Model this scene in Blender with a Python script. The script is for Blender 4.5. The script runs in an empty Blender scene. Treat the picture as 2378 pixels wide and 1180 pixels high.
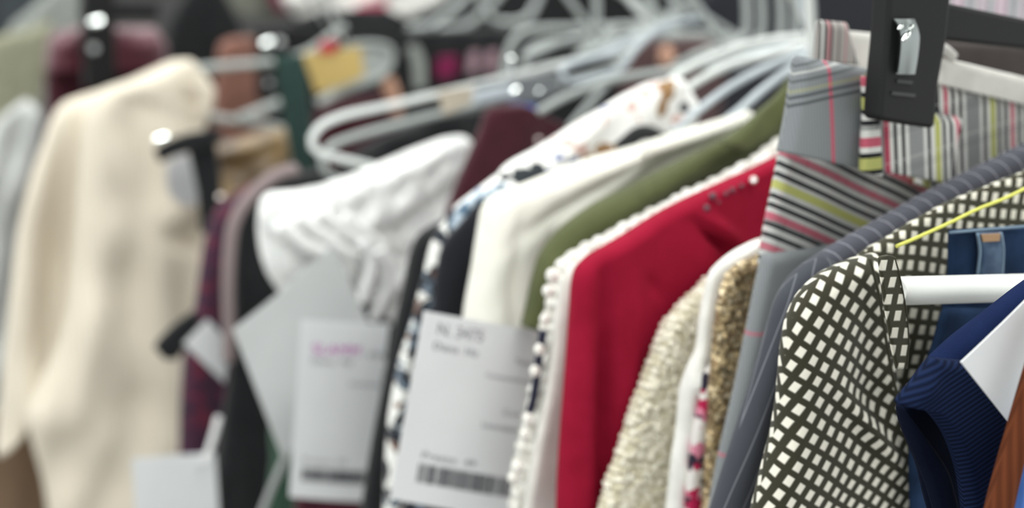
import bpy, math, random
from mathutils import Vector, noise

# ------------------------------------------------------------------ camera, world, exposure
SC = bpy.context.scene
W, H = 2378.0, 1180.0
LENS, SENSOR = 50.0, 36.0
F = LENS / SENSOR * W
PITCH = math.radians(13.45)
CAM = Vector((0.0, 0.0, 1.60))
cd = bpy.data.cameras.new('camera')
cd.lens = LENS; cd.sensor_width = SENSOR; cd.sensor_fit = 'HORIZONTAL'
cd.clip_start = 0.02; cd.clip_end = 60
cd.dof.use_dof = True; cd.dof.focus_distance = 0.58; cd.dof.aperture_fstop = 4.6
cam = bpy.data.objects.new('camera', cd)
cam.location = CAM; cam.rotation_euler = (math.pi / 2 - PITCH, 0, 0)
SC.collection.objects.link(cam); SC.camera = cam

wd = bpy.data.worlds.new('world'); SC.world = wd; wd.use_nodes = True
wd.node_tree.nodes['Background'].inputs[0].default_value = (0.975, 1.0, 0.98, 1)
wd.node_tree.nodes['Background'].inputs[1].default_value = 0.72
SC.view_settings.view_transform = 'Standard'
SC.view_settings.look = 'None'
SC.view_settings.exposure = 0.68
SC.view_settings.gamma = 1.0
SC.view_settings.use_curve_mapping = False
LAMP = 9.0                                   # radiance of the ceiling lamps' diffusers
LAMPS = [(-0.9, 0.3), (0.6, 0.3), (-0.9, 2.0), (0.6, 2.0), (-0.9, 3.7), (0.6, 3.7), (-2.4, 1.2), (2.2, 1.2), (-2.4, 3.0)]
CEIL = 3.0

# ------------------------------------------------------------------ pixel rays and garment planes
RAIL = Vector((-0.514, 0.857, 0)).normalized()        # along the rail, away from the camera
RIGHT = Vector((0.857, 0.514, 0)).normalized()        # across a garment
BASE = Vector((0.345, 0.714, 0))
RAIL_Z = 1.66
sp, cp = math.sin(PITCH), math.cos(PITCH)

def ray(px, py):
    x = (px - W / 2) / F; y = -(py - H / 2) / F
    return Vector((x, cp + y * sp, -sp + y * cp))

def G(p, c):
    """point where the ray through a pixel meets the garment plane at offset c along the rail"""
    d = ray(*p)
    return CAM + d * (c / d.dot(RAIL))

def rail_at(c):
    q = BASE + RAIL * (c - BASE.dot(RAIL))
    return Vector((q.x, q.y, RAIL_Z))

def lin(r, g, b):
    f = lambda v: (v / 255 / 12.92) if v <= 10.3 else ((v / 255 + 0.055) / 1.055) ** 2.4
    return (f(r), f(g), f(b), 1.0)

# ------------------------------------------------------------------ object helpers
def link(name, me, mat, parent=None):
    o = bpy.data.objects.new(name, me)
    SC.collection.objects.link(o)
    if mat: me.materials.append(mat)
    if parent is not None:
        off = Vector((0, 0, 0)); q = parent
        while q is not None:
            off += q.location; q = q.parent
        for v in me.vertices: v.co -= off
        o.parent = parent
    return o

def mesh(name, vs, fs, uvs=None, smooth=True):
    me = bpy.data.meshes.new(name)
    me.from_pydata([tuple(v) for v in vs], [], fs)
    if uvs:
        ul = me.uv_layers.new(name='UVMap')
        for l in me.loops: ul.data[l.index].uv = uvs[l.vertex_index]
    if smooth:
        for p in me.polygons: p.use_smooth = True
    me.validate(); me.update()
    return me

def thing(name, label, cat, loc, group=None):
    o = bpy.data.objects.new(name, None)
    o.empty_display_size = 0.02
    SC.collection.objects.link(o); o.location = loc
    o['label'] = label; o['category'] = cat
    if group: o['group'] = group
    return o

def tag(o, label, cat, group=None):
    o['label'] = label; o['category'] = cat
    if group: o['group'] = group
    return o

def struct(o):
    o['kind'] = 'structure'; return o

def catmull(pts, n, sharp=False):
    """n points evenly spaced along a smooth curve through pts"""
    pts = [Vector(p) for p in pts]
    if len(pts) == 1: return [pts[0].copy() for _ in range(n)]
    dense = []
    for i in range(len(pts) - 1):
        p1, p2 = pts[i], pts[i + 1]
        p0 = pts[i - 1] if i > 0 else p1 * 2 - p2
        p3 = pts[i + 2] if i + 2 < len(pts) else p2 * 2 - p1
        for k in range(12):
            t = k / 12
            if sharp: dense.append(p1.lerp(p2, t)); continue
            # tension keeps overshoot down
            m1 = (p2 - p0) * 0.42; m2 = (p3 - p1) * 0.42
            L = (p2 - p1).length
            if m1.length > L: m1 *= L / m1.length
            if m2.length > L: m2 *= L / m2.length
            t2, t3 = t * t, t * t * t
            dense.append(p1 * (2*t3 - 3*t2 + 1) + m1 * (t3 - 2*t2 + t) + p2 * (-2*t3 + 3*t2) + m2 * (t3 - t2))
    dense.append(pts[-1])
    acc = [0.0]
    for a, b in zip(dense, dense[1:]): acc.append(acc[-1] + (b - a).length)
    out = []; j = 0
    for i in range(n):
        s = acc[-1] * i / (n - 1)
        while j < len(acc) - 2 and acc[j + 1] < s: j += 1
        d = acc[j + 1] - acc[j]
        t = 0 if d < 1e-9 else (s - acc[j]) / d
        out.append(dense[j].lerp(dense[j + 1], t))
    return out

def cloth(name, L, R, c, mat, parent=None, thick=0.02, rows=60, cols=26, folds=(), uvrot=0.0, bump=None,
          sharp=False, dc=None, seed=0, rbump=None, squash=1.0, cR=None):
    """a hanging piece of cloth: a flattened, rounded tube between the outlines L and R (picture points) on
    the garment plane c, thick in metres, with real folds along the rail direction"""
    Lp = catmull([(p[0], p[1], 0) for p in L], rows, sharp)
    Rp = catmull([(p[0], p[1], 0) for p in R], rows, sharp)
    def bumped(P, bm):
        amp, n = bm; Q = []
        for i, p in enumerate(P):
            a, b = P[max(0, i - 1)], P[min(len(P) - 1, i + 1)]
            d = (b - a); d = Vector((-d.y, d.x, 0)).normalized() if d.length > 0 else Vector((0, 0, 0))
            s = i / (len(P) - 1)
            k = abs(math.sin(s * math.pi * n + 1.3 * noise.noise((s * 9, seed, 0)))) * (0.7 + 0.6 * noise.noise((s * n * .7, 3, seed)))
            Q.append(p + d * amp * (k - 0.5))
        return Q
    if bump: Lp = bumped(Lp, bump)
    if rbump: Rp = bumped(Rp, rbump)
    A = [G((p.x, p.y), c) for p in Lp]; B = [G((p.x, p.y), cR or c) for p in Rp]
    if dc:                                        # plane offset varies from the top (dc[0]) to the hem (dc[1])
        for i in range(rows):
            k = dc[0] + (dc[1] - dc[0]) * i / (rows - 1)
            A[i] = CAM + (A[i] - CAM) * ((c + k) / c); B[i] = CAM + (B[i] - CAM) * ((c + k) / c)
    T = thick / 2
    fl = []
    for f in folds:
        if f[0] == 'g':                           # a bump or dent: centre, half sizes, angle, height
            q = G((f[1], f[2]), c); sc = c / ray(f[1], f[2]).dot(RAIL) / F
            fl.append(('g', q.dot(RIGHT), q.z, f[3] * sc, f[4] * sc, math.radians(f[5]), f[6]))
        else: fl.append(f)
    cr, sr = math.cos(math.radians(uvrot)), math.sin(math.radians(uvrot))
    vs, uvs, fr, bk = [], [], [], []
    ts = [0.5 - 0.5 * math.cos(math.pi * j / cols) for j in range(cols + 1)]
    ts = [0.5 * t + 0.5 * j / cols for j, t in enumerate(ts)]
    tops = [(a - A[0]).length for a in A]
    def lift(u, v):
        h = 0.0
        for f in fl:
            if f[0] == 'w':                       # ripples: angle of the crease line, wavelength, height, phase
                a = math.radians(f[1]); x = u * math.sin(a) - v * math.cos(a); y = u * math.cos(a) + v * math.sin(a)
                x += 0.25 * f[2] * noise.noise((y * 6, seed, f[4])) * 2
                h += f[3] * math.sin(2 * math.pi * x / f[2] + f[4]) * (0.75 + 0.5 * noise.noise((x * 9, y * 7, seed)))
            elif f[0] == 'n':                     # irregular unevenness
                h += f[2] * noise.noise((u * f[1], v * f[1], seed * 3.7))
            elif f[0] == 'k':                     # small curls and knots of yarn
                h += f[2] * (0.5 - min(noise.voronoi((u * f[1], v * f[1], seed))[0][0], 1.0)) * 2
        return h
    def dent(u, v):
        h = 0.0
        for f in fl:
            if f[0] == 'g':
                dx, dy = u - f[1], v - f[2]; a = f[5]
                x = (dx * math.cos(a) + dy * math.sin(a)) / f[3]; y = (-dx * math.sin(a) + dy * math.cos(a)) / f[4]
                h += f[6] * math.exp(-(x * x + y * y))
        return h
    def flow(planar, pts):
        # cloth coordinates across one row: steps keep their direction on the plane but their length on the surface
        m = len(pts) // 2; out = [None] * len(pts); out[m] = planar[m]
        for sgn in (1, -1):
            d = ((planar[-1][0] - planar[0][0]) * sgn, (planar[-1][1] - planar[0][1]) * sgn)
            n_ = math.hypot(*d) or 1.0; d = (d[0] / n_, d[1] / n_)
            k = m
            while 0 <= k + sgn < len(pts):
                L3 = (pts[k + sgn] - pts[k]).length
                out[k + sgn] = (out[k][0] + d[0] * L3, out[k][1] + d[1] * L3); k += sgn
        return out
    for i in range(rows):
        f_, b_ = [], []
        w = (B[i] - A[i]).length
        P_, K_s, pl = [], [], []
        for j in range(cols + 1):
            p = A[i].lerp(B[i], ts[j]); e = min(ts[j], 1 - ts[j]) * w
            e = min(e, max(tops[i], 0.0005)) if i else min(e, 0.0004)
            q = min(e / max(T, 1e-5), 1.0)
            P_.append(p); K_s.append(math.sqrt(max(0.0, 1 - (1 - q) ** 2))); pl.append((p.dot(RIGHT), p.z))
        arc = flow(pl, [p - RAIL * (k * T) for p, k in zip(P_, K_s)])
        for j in range(cols + 1):
            p, k = P_[j], K_s[j]; u, v = arc[j]
            h = lift(u, v) + dent(*pl[j])
            uv = (u * cr - v * sr, u * sr + v * cr)
            f_.append(len(vs)); vs.append(p - RAIL * (k * (T + h))); uvs.append(uv)
            if 0 < j < cols:
                b_.append(len(vs)); vs.append(p + RAIL * (k * T * squash - 0.6 * h * k)); uvs.append(uv)
            else: b_.append(f_[-1])
        fr.append(f_); bk.append(b_)
    fs = []
    for i in range(rows - 1):
        for j in range(cols):
            fs.append((fr[i][j], fr[i + 1][j], fr[i + 1][j + 1], fr[i][j + 1]))
            fs.append((bk[i][j], bk[i][j + 1], bk[i + 1][j + 1], bk[i + 1][j]))
    fs.append(tuple(fr[0] + bk[0][-2:0:-1]))
    fs.append(tuple(reversed(fr[-1] + bk[-1][-2:0:-1])))
    return link(name, mesh(name, vs, fs, uvs), mat, parent)

def tube(name, pts3, r, mat, parent=None, seg=10, n=40, sharp=False, flat=1.0):
    P = catmull(pts3, n, sharp)
    vs, fs = [], []
    t0 = (P[1] - P[0]).normalized()
    nrm = t0.orthogonal().normalized()
    for i, p in enumerate(P):
        t = (P[min(i + 1, n - 1)] - P[max(i - 1, 0)])
        t = t.normalized() if t.length > 1e-9 else t0
        nrm = (nrm - t * nrm.dot(t)).normalized(); bn = t.cross(nrm)
        rr = r(i / (n - 1)) if callable(r) else r
        for k in range(seg):
            a = 2 * math.pi * k / seg
            vs.append(p + nrm * math.cos(a) * rr + bn * math.sin(a) * rr * flat)
    for i in range(n - 1):
        for k in range(seg):
            a, b = i * seg + k, i * seg + (k + 1) % seg
            fs.append((a, b, b + seg, a + seg))
    fs.append(tuple(reversed(range(seg)))); fs.append(tuple(range((n - 1) * seg, n * seg)))
    me = mesh(name, vs, fs)
    for p in me.polygons:
        if len(p.vertices) > 4: p.use_smooth = False
    return link(name, me, mat, parent)

def ptube(name, pts, c, th, mat, parent=None, **k):
    """tube through picture points on plane c, th = its width in picture points at its first point"""
    sc = (c / ray(*pts[0][:2]).dot(RAIL)) / F
    cs = [c + (p[2] if len(p) > 2 else 0) for p in pts]
    return tube(name, [G(p[:2], cc) for p, cc in zip(pts, cs)], th * sc / 2, mat, parent, **k)

def slab(name, pts, c, th, mat, parent=None, bevel=0.0006, smooth=False, rounded=0):
    """solid plate: outline in picture points on plane c, th metres thick, bevelled"""
    import bmesh
    P = [G(p, c) for p in pts]
    if rounded:
        Q = []
        n = len(P)
        for i in range(n):
            a, b, d = P[i - 1], P[i], P[(i + 1) % n]
            r1 = min(rounded, (a - b).length * .45); r2 = min(rounded, (d - b).length * .45)
            s, e = b + (a - b).normalized() * r1, b + (d - b).normalized() * r2
            for k in range(6):
                t = k / 5
                Q.append(s * (1 - t) ** 2 + b * 2 * t * (1 - t) + e * t * t)
        P = Q
    bm = bmesh.new()
    f = [bm.verts.new(p - RAIL * th / 2) for p in P]; b = [bm.verts.new(p + RAIL * th / 2) for p in P]
    bm.faces.new(f); bm.faces.new(list(reversed(b)))
    n = len(P)
    for i in range(n): bm.faces.new((f[i], b[i], b[(i + 1) % n], f[(i + 1) % n]))
    bmesh.ops.recalc_face_normals(bm, faces=bm.faces)
    if bevel:
        es = [e for e in bm.edges if len(e.link_faces) == 2 and e.calc_face_angle(0) > 0.6]
        bmesh.ops.bevel(bm, geom=es, offset=bevel, segments=2, affect='EDGES', profile=0.5)
    ul = bm.loops.layers.uv.new('UVMap')
    for fc in bm.faces:
        for l in fc.loops: l[ul].uv = (l.vert.co.dot(RIGHT), l.vert.co.z)
    me = bpy.data.meshes.new(name); bm.to_mesh(me); bm.free()
    return link(name, me, mat, parent)

def ball(name, p, c, size, mat, parent=None, sy=1.0, off=0.0):
    """small bead centred on a picture point; size = diameter in picture points"""
    q = G(p, c) - RAIL * off; r = size / 2 * (c / ray(*p).dot(RAIL)) / F
    vs, fs = [], []; NU, NV = 14, 9
    for i in range(NV + 1):
        a = math.pi * i / NV
        for k in range(NU):
            b = 2 * math.pi * k / NU
            vs.append(q + Vector((math.sin(a) * math.cos(b), math.sin(a) * math.sin(b), math.cos(a) * sy)) * r)
    for i in range(NV):
        for k in range(NU):
            fs.append((i*NU+k, (i+1)*NU+k, (i+1)*NU+(k+1) % NU, i*NU+(k+1) % NU))
    return link(name, mesh(name, vs, fs), mat, parent)

def glint(name, p, c, size, mat, parent=None, lamp=2, bulge=0.10, sx=1.0):
    """small polished domed metal snap, tilted so that a ceiling lamp is mirrored in it; size in picture points"""
    q = G(p, c); r = size / 2 * (c / ray(*p).dot(RAIL)) / F
    l = Vector((LAMPS[lamp][0], LAMPS[lamp][1], CEIL - 0.05))
    n = ((CAM - q).normalized() + (l - q).normalized()).normalized()
    a = n.orthogonal().normalized()
    if sx != 1.0: a = (RIGHT - n * RIGHT.dot(n)).normalized()
    b = n.cross(a)
    vs = [q + n * r * bulge]; fs = []; K = 20; M = 6
    for i in range(1, M + 1):
        s = i / M
        for k in range(K):
            t = 2 * math.pi * k / K
            vs.append(q + (a * math.cos(t) * sx + b * math.sin(t)) * r * s + n * r * bulge * (1 - s * s))
    for k in range(K):
        t = 2 * math.pi * k / K
        vs.append(q + (a * math.cos(t) * sx + b * math.sin(t)) * r * 0.98 - n * r * 0.35)
    vs.append(q - n * r * 0.35)
    for k in range(K): fs.append((0, 1 + k, 1 + (k + 1) % K))
    for i in range(M):
        for k in range(K):
            x = 1 + i * K
            fs.append((x + k, x + K + k, x + K + (k + 1) % K, x + (k + 1) % K))
    for k in range(K): fs.append((len(vs) - 1, 1 + M * K + (k + 1) % K, 1 + M * K + k))
    return link(name, mesh(name, vs, fs), mat, parent)

# ------------------------------------------------------------------ materials
MATS = {}
class N:
    def __init__(s, name):
        s.m = bpy.data.materials.new(name); s.m.use_nodes = True
        s.nt = s.m.node_tree; s.b = s.nt.nodes['Principled BSDF']; MATS[name] = s.m
    def n(s, t, **k):
        x = s.nt.nodes.new(t)
        for a, v in k.items(): setattr(x, a, v)
        return x
    def l(s, a, b): s.nt.links.new(a, b)
    def uv(s, scale=1.0, rot=0.0):
        u = s.n('ShaderNodeUVMap'); u.uv_map = 'UVMap'
        m = s.n('ShaderNodeMapping'); m.inputs['Scale'].default_value = (scale, scale, scale)
        m.inputs['Rotation'].default_value = (0, 0, math.radians(rot))
        s.l(u.outputs[0], m.inputs[0]); return m.outputs[0]
    def math(s, op, a, b=None, c=None):
        x = s.n('ShaderNodeMath', operation=op)
        for i, v in enumerate((a, b, c)):
            if v is None: continue
            if isinstance(v, (int, float)): x.inputs[i].default_value = v
            else: s.l(v, x.inputs[i])
        return x.outputs[0]
    def mix(s, f, a, b):
        x = s.n('ShaderNodeMix', data_type='RGBA')
        for i, v in ((0, f), (6, a), (7, b)):
            if isinstance(v, (int, float, tuple)): x.inputs[i].default_value = v
            else: s.l(v, x.inputs[i])
        return x.outputs[2]
    def bump(s, h, strength=0.4, dist=0.001):
        x = s.n('ShaderNodeBump'); x.inputs['Strength'].default_value = strength; x.inputs['Distance'].default_value = dist
        s.l(h, x.inputs['Height']); s.l(x.outputs[0], s.b.inputs['Normal'])
    def set(s, rough=0.85, metal=0.0, spec=0.3, sheen=0.0):
        s.b.inputs['Roughness'].default_value = rough; s.b.inputs['Metallic'].default_value = metal
        s.b.inputs['Specular IOR Level'].default_value = spec; s.b.inputs['Sheen Weight'].default_value = sheen
    def ramp(s, v, stops, const=True):
        r = s.n('ShaderNodeValToRGB'); cr = r.color_ramp
        cr.interpolation = 'CONSTANT' if const else 'LINEAR'
        while len(cr.elements) > 1: cr.elements.remove(cr.elements[-1])
        cr.elements[0].position = stops[0][0]; cr.elements[0].color = stops[0][1]
        for p, c in stops[1:]:
            e = cr.elements.new(p); e.color = c
        s.l(v, r.inputs[0]); return r

def fabric(name, col, col2=None, rough=0.9, sheen=0.15, weave=1400, nscale=60, bstr=0.35, spec=0.2):
    """plain woven cloth: two close tones of thread and a fine weave relief"""
    a = N(name); a.set(rough, 0, spec, sheen)
    col2 = col2 or tuple(x * 0.86 for x in col[:3]) + (1,)
    uv = a.uv()
    nz = a.n('ShaderNodeTexNoise'); nz.inputs['Scale'].default_value = nscale; nz.inputs['Detail'].default_value = 4
    a.l(uv, nz.inputs['Vector'])
    f = a.ramp(nz.outputs[0], [(0.35, (0, 0, 0, 1)), (0.65, (1, 1, 1, 1))], False)
    a.l(a.mix(f.outputs[0], col, col2), a.b.inputs['Base Color'])
    w = a.n('ShaderNodeTexNoise'); w.inputs['Scale'].default_value = weave; w.inputs['Detail'].default_value = 1
    a.l(uv, w.inputs['Vector']); a.bump(w.outputs[0], bstr, 0.0006)
    return a.m

def plastic(name, col, rough=0.35, metal=0.0, spec=0.5):
    a = N(name); a.set(rough, metal, spec)
    g = a.n('ShaderNodeNewGeometry')
    nz = a.n('ShaderNodeTexNoise'); nz.inputs['Scale'].default_value = 40
    a.l(g.outputs['Position'], nz.inputs['Vector'])
    a.l(a.mix(nz.outputs[0], col, tuple(x * 0.93 for x in col[:3]) + (1,)), a.b.inputs['Base Color'])
    return a.m

def checks(name, dark, light, pitch, fx=0.50, fy=0.60, rot=0.0):
    """rows of pale woven squares on dark ground"""
    a = N(name); a.set(0.9, 0, 0.2, 0.15)
    uv = a.uv(1.0 / pitch, rot)
    dn = a.n('ShaderNodeTexNoise'); dn.inputs['Scale'].default_value = 0.12; a.l(uv, dn.inputs['Vector'])
    va = a.n('ShaderNodeVectorMath', operation='MULTIPLY_ADD'); va.inputs[1].default_value = (0.9, 0.9, 0); a.l(dn.outputs['Color'], va.inputs[0]); a.l(uv, va.inputs[2])
    s = a.n('ShaderNodeSeparateXYZ'); a.l(va.outputs[0], s.inputs[0])
    def band(x, w):
        d = a.math('ABSOLUTE', a.math('SUBTRACT', a.math('FRACT', x), 0.5))
        m = a.n('ShaderNodeMapRange'); m.interpolation_type = 'SMOOTHSTEP'
        m.inputs[1].default_value = w / 2 - 0.05; m.inputs[2].default_value = w / 2 + 0.05
        m.inputs[3].default_value = 1; m.inputs[4].default_value = 0
        a.l(d, m.inputs[0]); return m.outputs[0]
    f = a.math('MULTIPLY', band(s.outputs[0], fx), band(s.outputs[1], fy))
    nz = a.n('ShaderNodeTexNoise'); nz.inputs['Scale'].default_value = 9; a.l(uv, nz.inputs['Vector'])
    dk = a.mix(nz.outputs[0], dark, tuple(x * 0.55 for x in dark[:3]) + (1,))
    a.l(a.mix(f, dk, light), a.b.inputs['Base Color'])
    a.bump(f, 0.5, 0.0006)
    return a.m

def plaid(name, base, ustripes, vstripes, up, vp, rot=0.0, fine=0.0016, uoff=0.0, voff=0.0):
    """woven plaid: coloured stripes along both axes over a finely ribbed ground. stripes = (position 0-1, width, colour, strength)"""
    a = N(name); a.set(0.9, 0, 0.2, 0.1)
    uv = a.uv(1.0, rot); s = a.n('ShaderNodeSeparateXYZ'); a.l(uv, s.inputs[0])
    fr = a.math('SINE', a.math('MULTIPLY', s.outputs[0], 2 * math.pi / fine))
    fr = a.math('MULTIPLY_ADD', fr, 0.5, 0.5)
    col = a.mix(fr, base, tuple(x * 0.75 for x in base[:3]) + (1,))
    for axis, stripes, per, off in ((0, ustripes, up, uoff), (1, vstripes, vp, voff)):
        if not stripes: continue
        st = [(0.0, (0, 0, 0, 0))]
        for p, w, c, k in sorted(stripes):
            st.append((p, c[:3] + (k,))); st.append((p + w, (0, 0, 0, 0)))
        x = a.math('FRACT', a.math('ADD', a.math('DIVIDE', s.outputs[axis], per), off + 50))
        half = [st]
        if len(st) > 30: half = [st[:29], [(0.0, (0, 0, 0, 0))] + st[29:]]
        for h in half:
            r = a.ramp(x, h)
            col = a.mix(r.outputs[1], col, r.outputs[0])
    a.l(col, a.b.inputs['Base Color'])
    w = a.n('ShaderNodeTexNoise'); w.inputs['Scale'].default_value = 1500; a.l(uv, w.inputs['Vector']); a.bump(w.outputs[0], 0.3, 0.0005)
    return a.m

def printed(name, base, layers, rough=0.8, warp=0.4, spots=(), plane=0):
    """cloth printed with irregular blots: layers = (colour, scale, threshold 0-1, offset)"""
    a = N(name); a.set(rough, 0, 0.25, 0.1)
    uv = a.uv(); col = base
    for c, sc, th, off in layers:
        m = a.n('ShaderNodeMapping'); m.inputs['Location'].default_value = (off, off * 1.7, 0); a.l(uv, m.inputs[0])
        nz = a.n('ShaderNodeTexNoise'); nz.inputs['Scale'].default_value = sc; nz.inputs['Detail'].default_value = 2.0
        nz.inputs['Distortion'].default_value = warp; a.l(m.outputs[0], nz.inputs['Vector'])
        r = a.ramp(nz.outputs[0], [(th - 0.015, (0, 0, 0, 1)), (th + 0.015, (1, 1, 1, 1))], False)
        col = a.mix(r.outputs[0], col, c)
    nz = a.n('ShaderNodeTexNoise'); nz.inputs['Scale'].default_value = 90; nz.inputs['Detail'].default_value = 2
    if spots: a.l(uv, nz.inputs['Vector'])
    for px, py, rx, ry, c in spots:                # single printed flowers and blots, ragged at the rim
        q = G((px, py), plane); k = plane / ray(px, py).dot(RAIL) / F
        m = a.n('ShaderNodeVectorMath', operation='SUBTRACT'); a.l(uv, m.inputs[0]); m.inputs[1].default_value = (q.dot(RIGHT), q.z, 0)
        d = a.n('ShaderNodeVectorMath', operation='MULTIPLY'); a.l(m.outputs[0], d.inputs[0]); d.inputs[1].default_value = (1 / (rx * k), 1 / (ry * k), 0)
        le = a.n('ShaderNodeVectorMath', operation='LENGTH'); a.l(d.outputs[0], le.inputs[0])
        v = a.math('ADD', le.outputs['Value'], a.math('MULTIPLY_ADD', nz.outputs[0], 1.6, -0.8))
        r = a.ramp(v, [(0.80, (1, 1, 1, 1)), (0.95, (0, 0, 0, 1))], False)
        col = a.mix(r.outputs[0], col, c)
    a.l(col, a.b.inputs['Base Color'])
    return a.m

def knit(name, col, col2, scale, axis=0, strength=0.7, wobble=0.15, rough=0.95, sheen=0.25, spec=0.2):
    """ribbed knit: rows of raised stitches along one axis"""
    a = N(name); a.set(rough, 0, spec, sheen)
    uv = a.uv(); s = a.n('ShaderNodeSeparateXYZ'); a.l(uv, s.inputs[0])
    nz = a.n('ShaderNodeTexNoise'); nz.inputs['Scale'].default_value = 50; a.l(uv, nz.inputs['Vector'])
    w = a.math('SINE', a.math('ADD', a.math('MULTIPLY', s.outputs[axis], 2 * math.pi / scale), a.math('MULTIPLY', nz.outputs[0], wobble * 20)))
    h = a.math('MULTIPLY_ADD', w, 0.5, 0.5)
    a.l(a.mix(h, col2, col), a.b.inputs['Base Color']); a.bump(h, strength, 0.0012)
    return a.m

def boucle(name, col, col2, scale=170, strength=0.9, rough=0.95):
    a = N(name); a.set(rough, 0, 0.2, 0.2)
    uv = a.uv()
    v = a.n('ShaderNodeTexVoronoi'); v.inputs['Scale'].default_value = scale; a.l(uv, v.inputs['Vector'])
    n2 = a.n('ShaderNodeTexNoise'); n2.inputs['Scale'].default_value = scale * 0.8; a.l(uv, n2.inputs['Vector'])
    h = a.math('SUBTRACT', n2.outputs[0], a.math('MULTIPLY', v.outputs['Distance'], 0.7))
    r = a.ramp(h, [(0.0, col2), (0.30, col)], False)
    a.l(r.outputs[0], a.b.inputs['Base Color']); a.bump(h, strength, 0.003)
    return a.m

def sequins(name, col, col2, scale=240):
    """overlapping small metal sequins, each tilted its own way"""
    a = N(name); a.set(0.35, 0.45, 0.6)
    uv = a.uv()
    v = a.n('ShaderNodeTexVoronoi'); v.inputs['Scale'].default_value = scale; a.l(uv, v.inputs['Vector'])
    s = a.n('ShaderNodeSeparateColor'); a.l(v.outputs['Color'], s.inputs[0])
    gap = a.ramp(v.outputs['Distance'], [(0.40, (0, 0, 0, 1)), (0.65, (1, 1, 1, 1))], False)
    f = a.math('POWER', s.outputs[0], 2.0)
    c1 = a.mix(f, col2, col)
    a.l(a.mix(gap.outputs[0], c1, lin(126, 106, 74)), a.b.inputs['Base Color'])
    g = a.n('ShaderNodeNewGeometry')
    m = a.n('ShaderNodeVectorMath', operation='MULTIPLY_ADD'); a.l(v.outputs['Color'], m.inputs[0]); m.inputs[1].default_value = (1.3, 1.3, 1.3); m.inputs[2].default_value = (-0.65, -0.65, -0.65)
    ad = a.n('ShaderNodeVectorMath', operation='ADD'); a.l(g.outputs['Normal'], ad.inputs[0]); a.l(m.outputs[0], ad.inputs[1])
    no = a.n('ShaderNodeVectorMath', operation='NORMALIZE'); a.l(ad.outputs[0], no.inputs[0]); a.l(no.outputs[0], a.b.inputs['Normal'])
    return a.m

def glow(name, col, strength):
    a = N(name); a.b.inputs['Emission Color'].default_value = col; a.b.inputs['Emission Strength'].default_value = strength
    a.b.inputs['Base Color'].default_value = (0.8, 0.8, 0.8, 1)
    return a.m

CREAM = knit('cream_knit', lin(232, 222, 206), lin(218, 208, 189), 0.006, 0, 0.45)
SAGE = fabric('sage_cotton', lin(150, 150, 128))
SHIRTWHITE = fabric('pale_grey_cotton', lin(205, 208, 206))
GREYCOTTON = fabric('mid_grey_cotton', lin(150, 154, 150))
SLATE = fabric('slate_wool', lin(66, 72, 76))
BURGUNDY = fabric('burgundy_satin', lin(92, 26, 46), rough=0.4, sheen=0.4, spec=0.6)
DEEPRED = fabric('dark_burgundy_cotton', lin(68, 28, 39))
MAROON = fabric('maroon_crepe', lin(66, 26, 36), lin(60, 23, 33))
RUST = fabric('dusty_rust_cotton', lin(138, 98, 86))
BLACK = fabric('black_wool', lin(31, 32, 34), lin(26, 27, 29))
INK = fabric('ink_blue_wool', lin(32, 33, 40))
BOTTLE = fabric('bottle_green_cotton', lin(46, 68, 63), lin(41, 61, 57))
GREENTRIM = fabric('leaf_green_cotton', lin(56, 84, 68))
BRONZE = fabric('bronze_satin', lin(140, 112, 66), lin(84, 66, 48), rough=0.35, spec=0.7, nscale=25)
PURPLE = printed('plum_print', lin(62, 32, 54), [(lin(96, 34, 54), 70, 0.54, 1.0), (lin(46, 26, 44), 60, 0.56, 5.0)])
MAUVE = fabric('mauve_grey_piping', lin(138, 124, 124))
WHITEKNIT = boucle('white_crinkle_knit', lin(248, 248, 246), lin(226, 227, 226), 130, 0.5)
BR, DKF, BLF, PKF = lin(150, 116, 80), lin(40, 46, 50), lin(128, 136, 172), lin(214, 180, 172)
FLORAL = printed('white_floral_print', lin(244, 243, 240), [(PKF, 60, 0.64, 0.35), (BLF, 70, 0.66, 4.1)], spots=[
    (1548, 215, 30, 34, BR), (1535, 250, 22, 20, BR), (1560, 190, 14, 14, BR), (1400, 346, 40, 16, BR), (1345, 346, 26, 16, PKF), (1370, 366, 26, 12, BR),
    (1322, 376, 14, 16, BLF), (1290, 362, 14, 10, BLF), (1262, 396, 16, 12, BLF), (1208, 412, 48, 24, DKF), (1240, 392, 20, 18, DKF), (1176, 408, 18, 14, DKF), (1310, 330, 24, 12, PKF),
    (1590, 250, 16, 18, DKF), (1470, 250, 14, 10, PKF)], plane=0.79)
DARKFLORAL = printed('dark_floral_print', lin(40, 44, 52), [(lin(112, 126, 140), 75, 0.56, 3.0), (lin(240, 240, 236), 66, 0.535, 7.0), (lin(120, 84, 66), 80, 0.62, 2.2)])
BLUEFLORAL = printed('blue_floral_print', lin(196, 210, 222), [(lin(96, 120, 142), 75, 0.52, 3.0), (lin(44, 52, 62), 70, 0.60, 7.0)])
IVORY = fabric('ivory_crepe', lin(238, 236, 227), lin(232, 230, 219), rough=0.6, sheen=0.2)
OLIVE = fabric('olive_cotton', lin(84, 89, 56), lin(76, 81, 50))
LACE = boucle('cream_lace', lin(248, 246, 240), lin(206, 202, 194), 260, 0.7)
LINING = fabric('oatmeal_lining', lin(226, 223, 217))
RED = fabric('crimson_crepe', lin(150, 22, 50), lin(141, 19, 45), rough=0.85, sheen=0.0, spec=0.1)
BOUCLE = boucle('cream_boucle', lin(246, 241, 224), lin(206, 198, 172), 280, 0.9)
OFFWHITE = fabric('off_white_jersey', lin(240, 239, 234))
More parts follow.
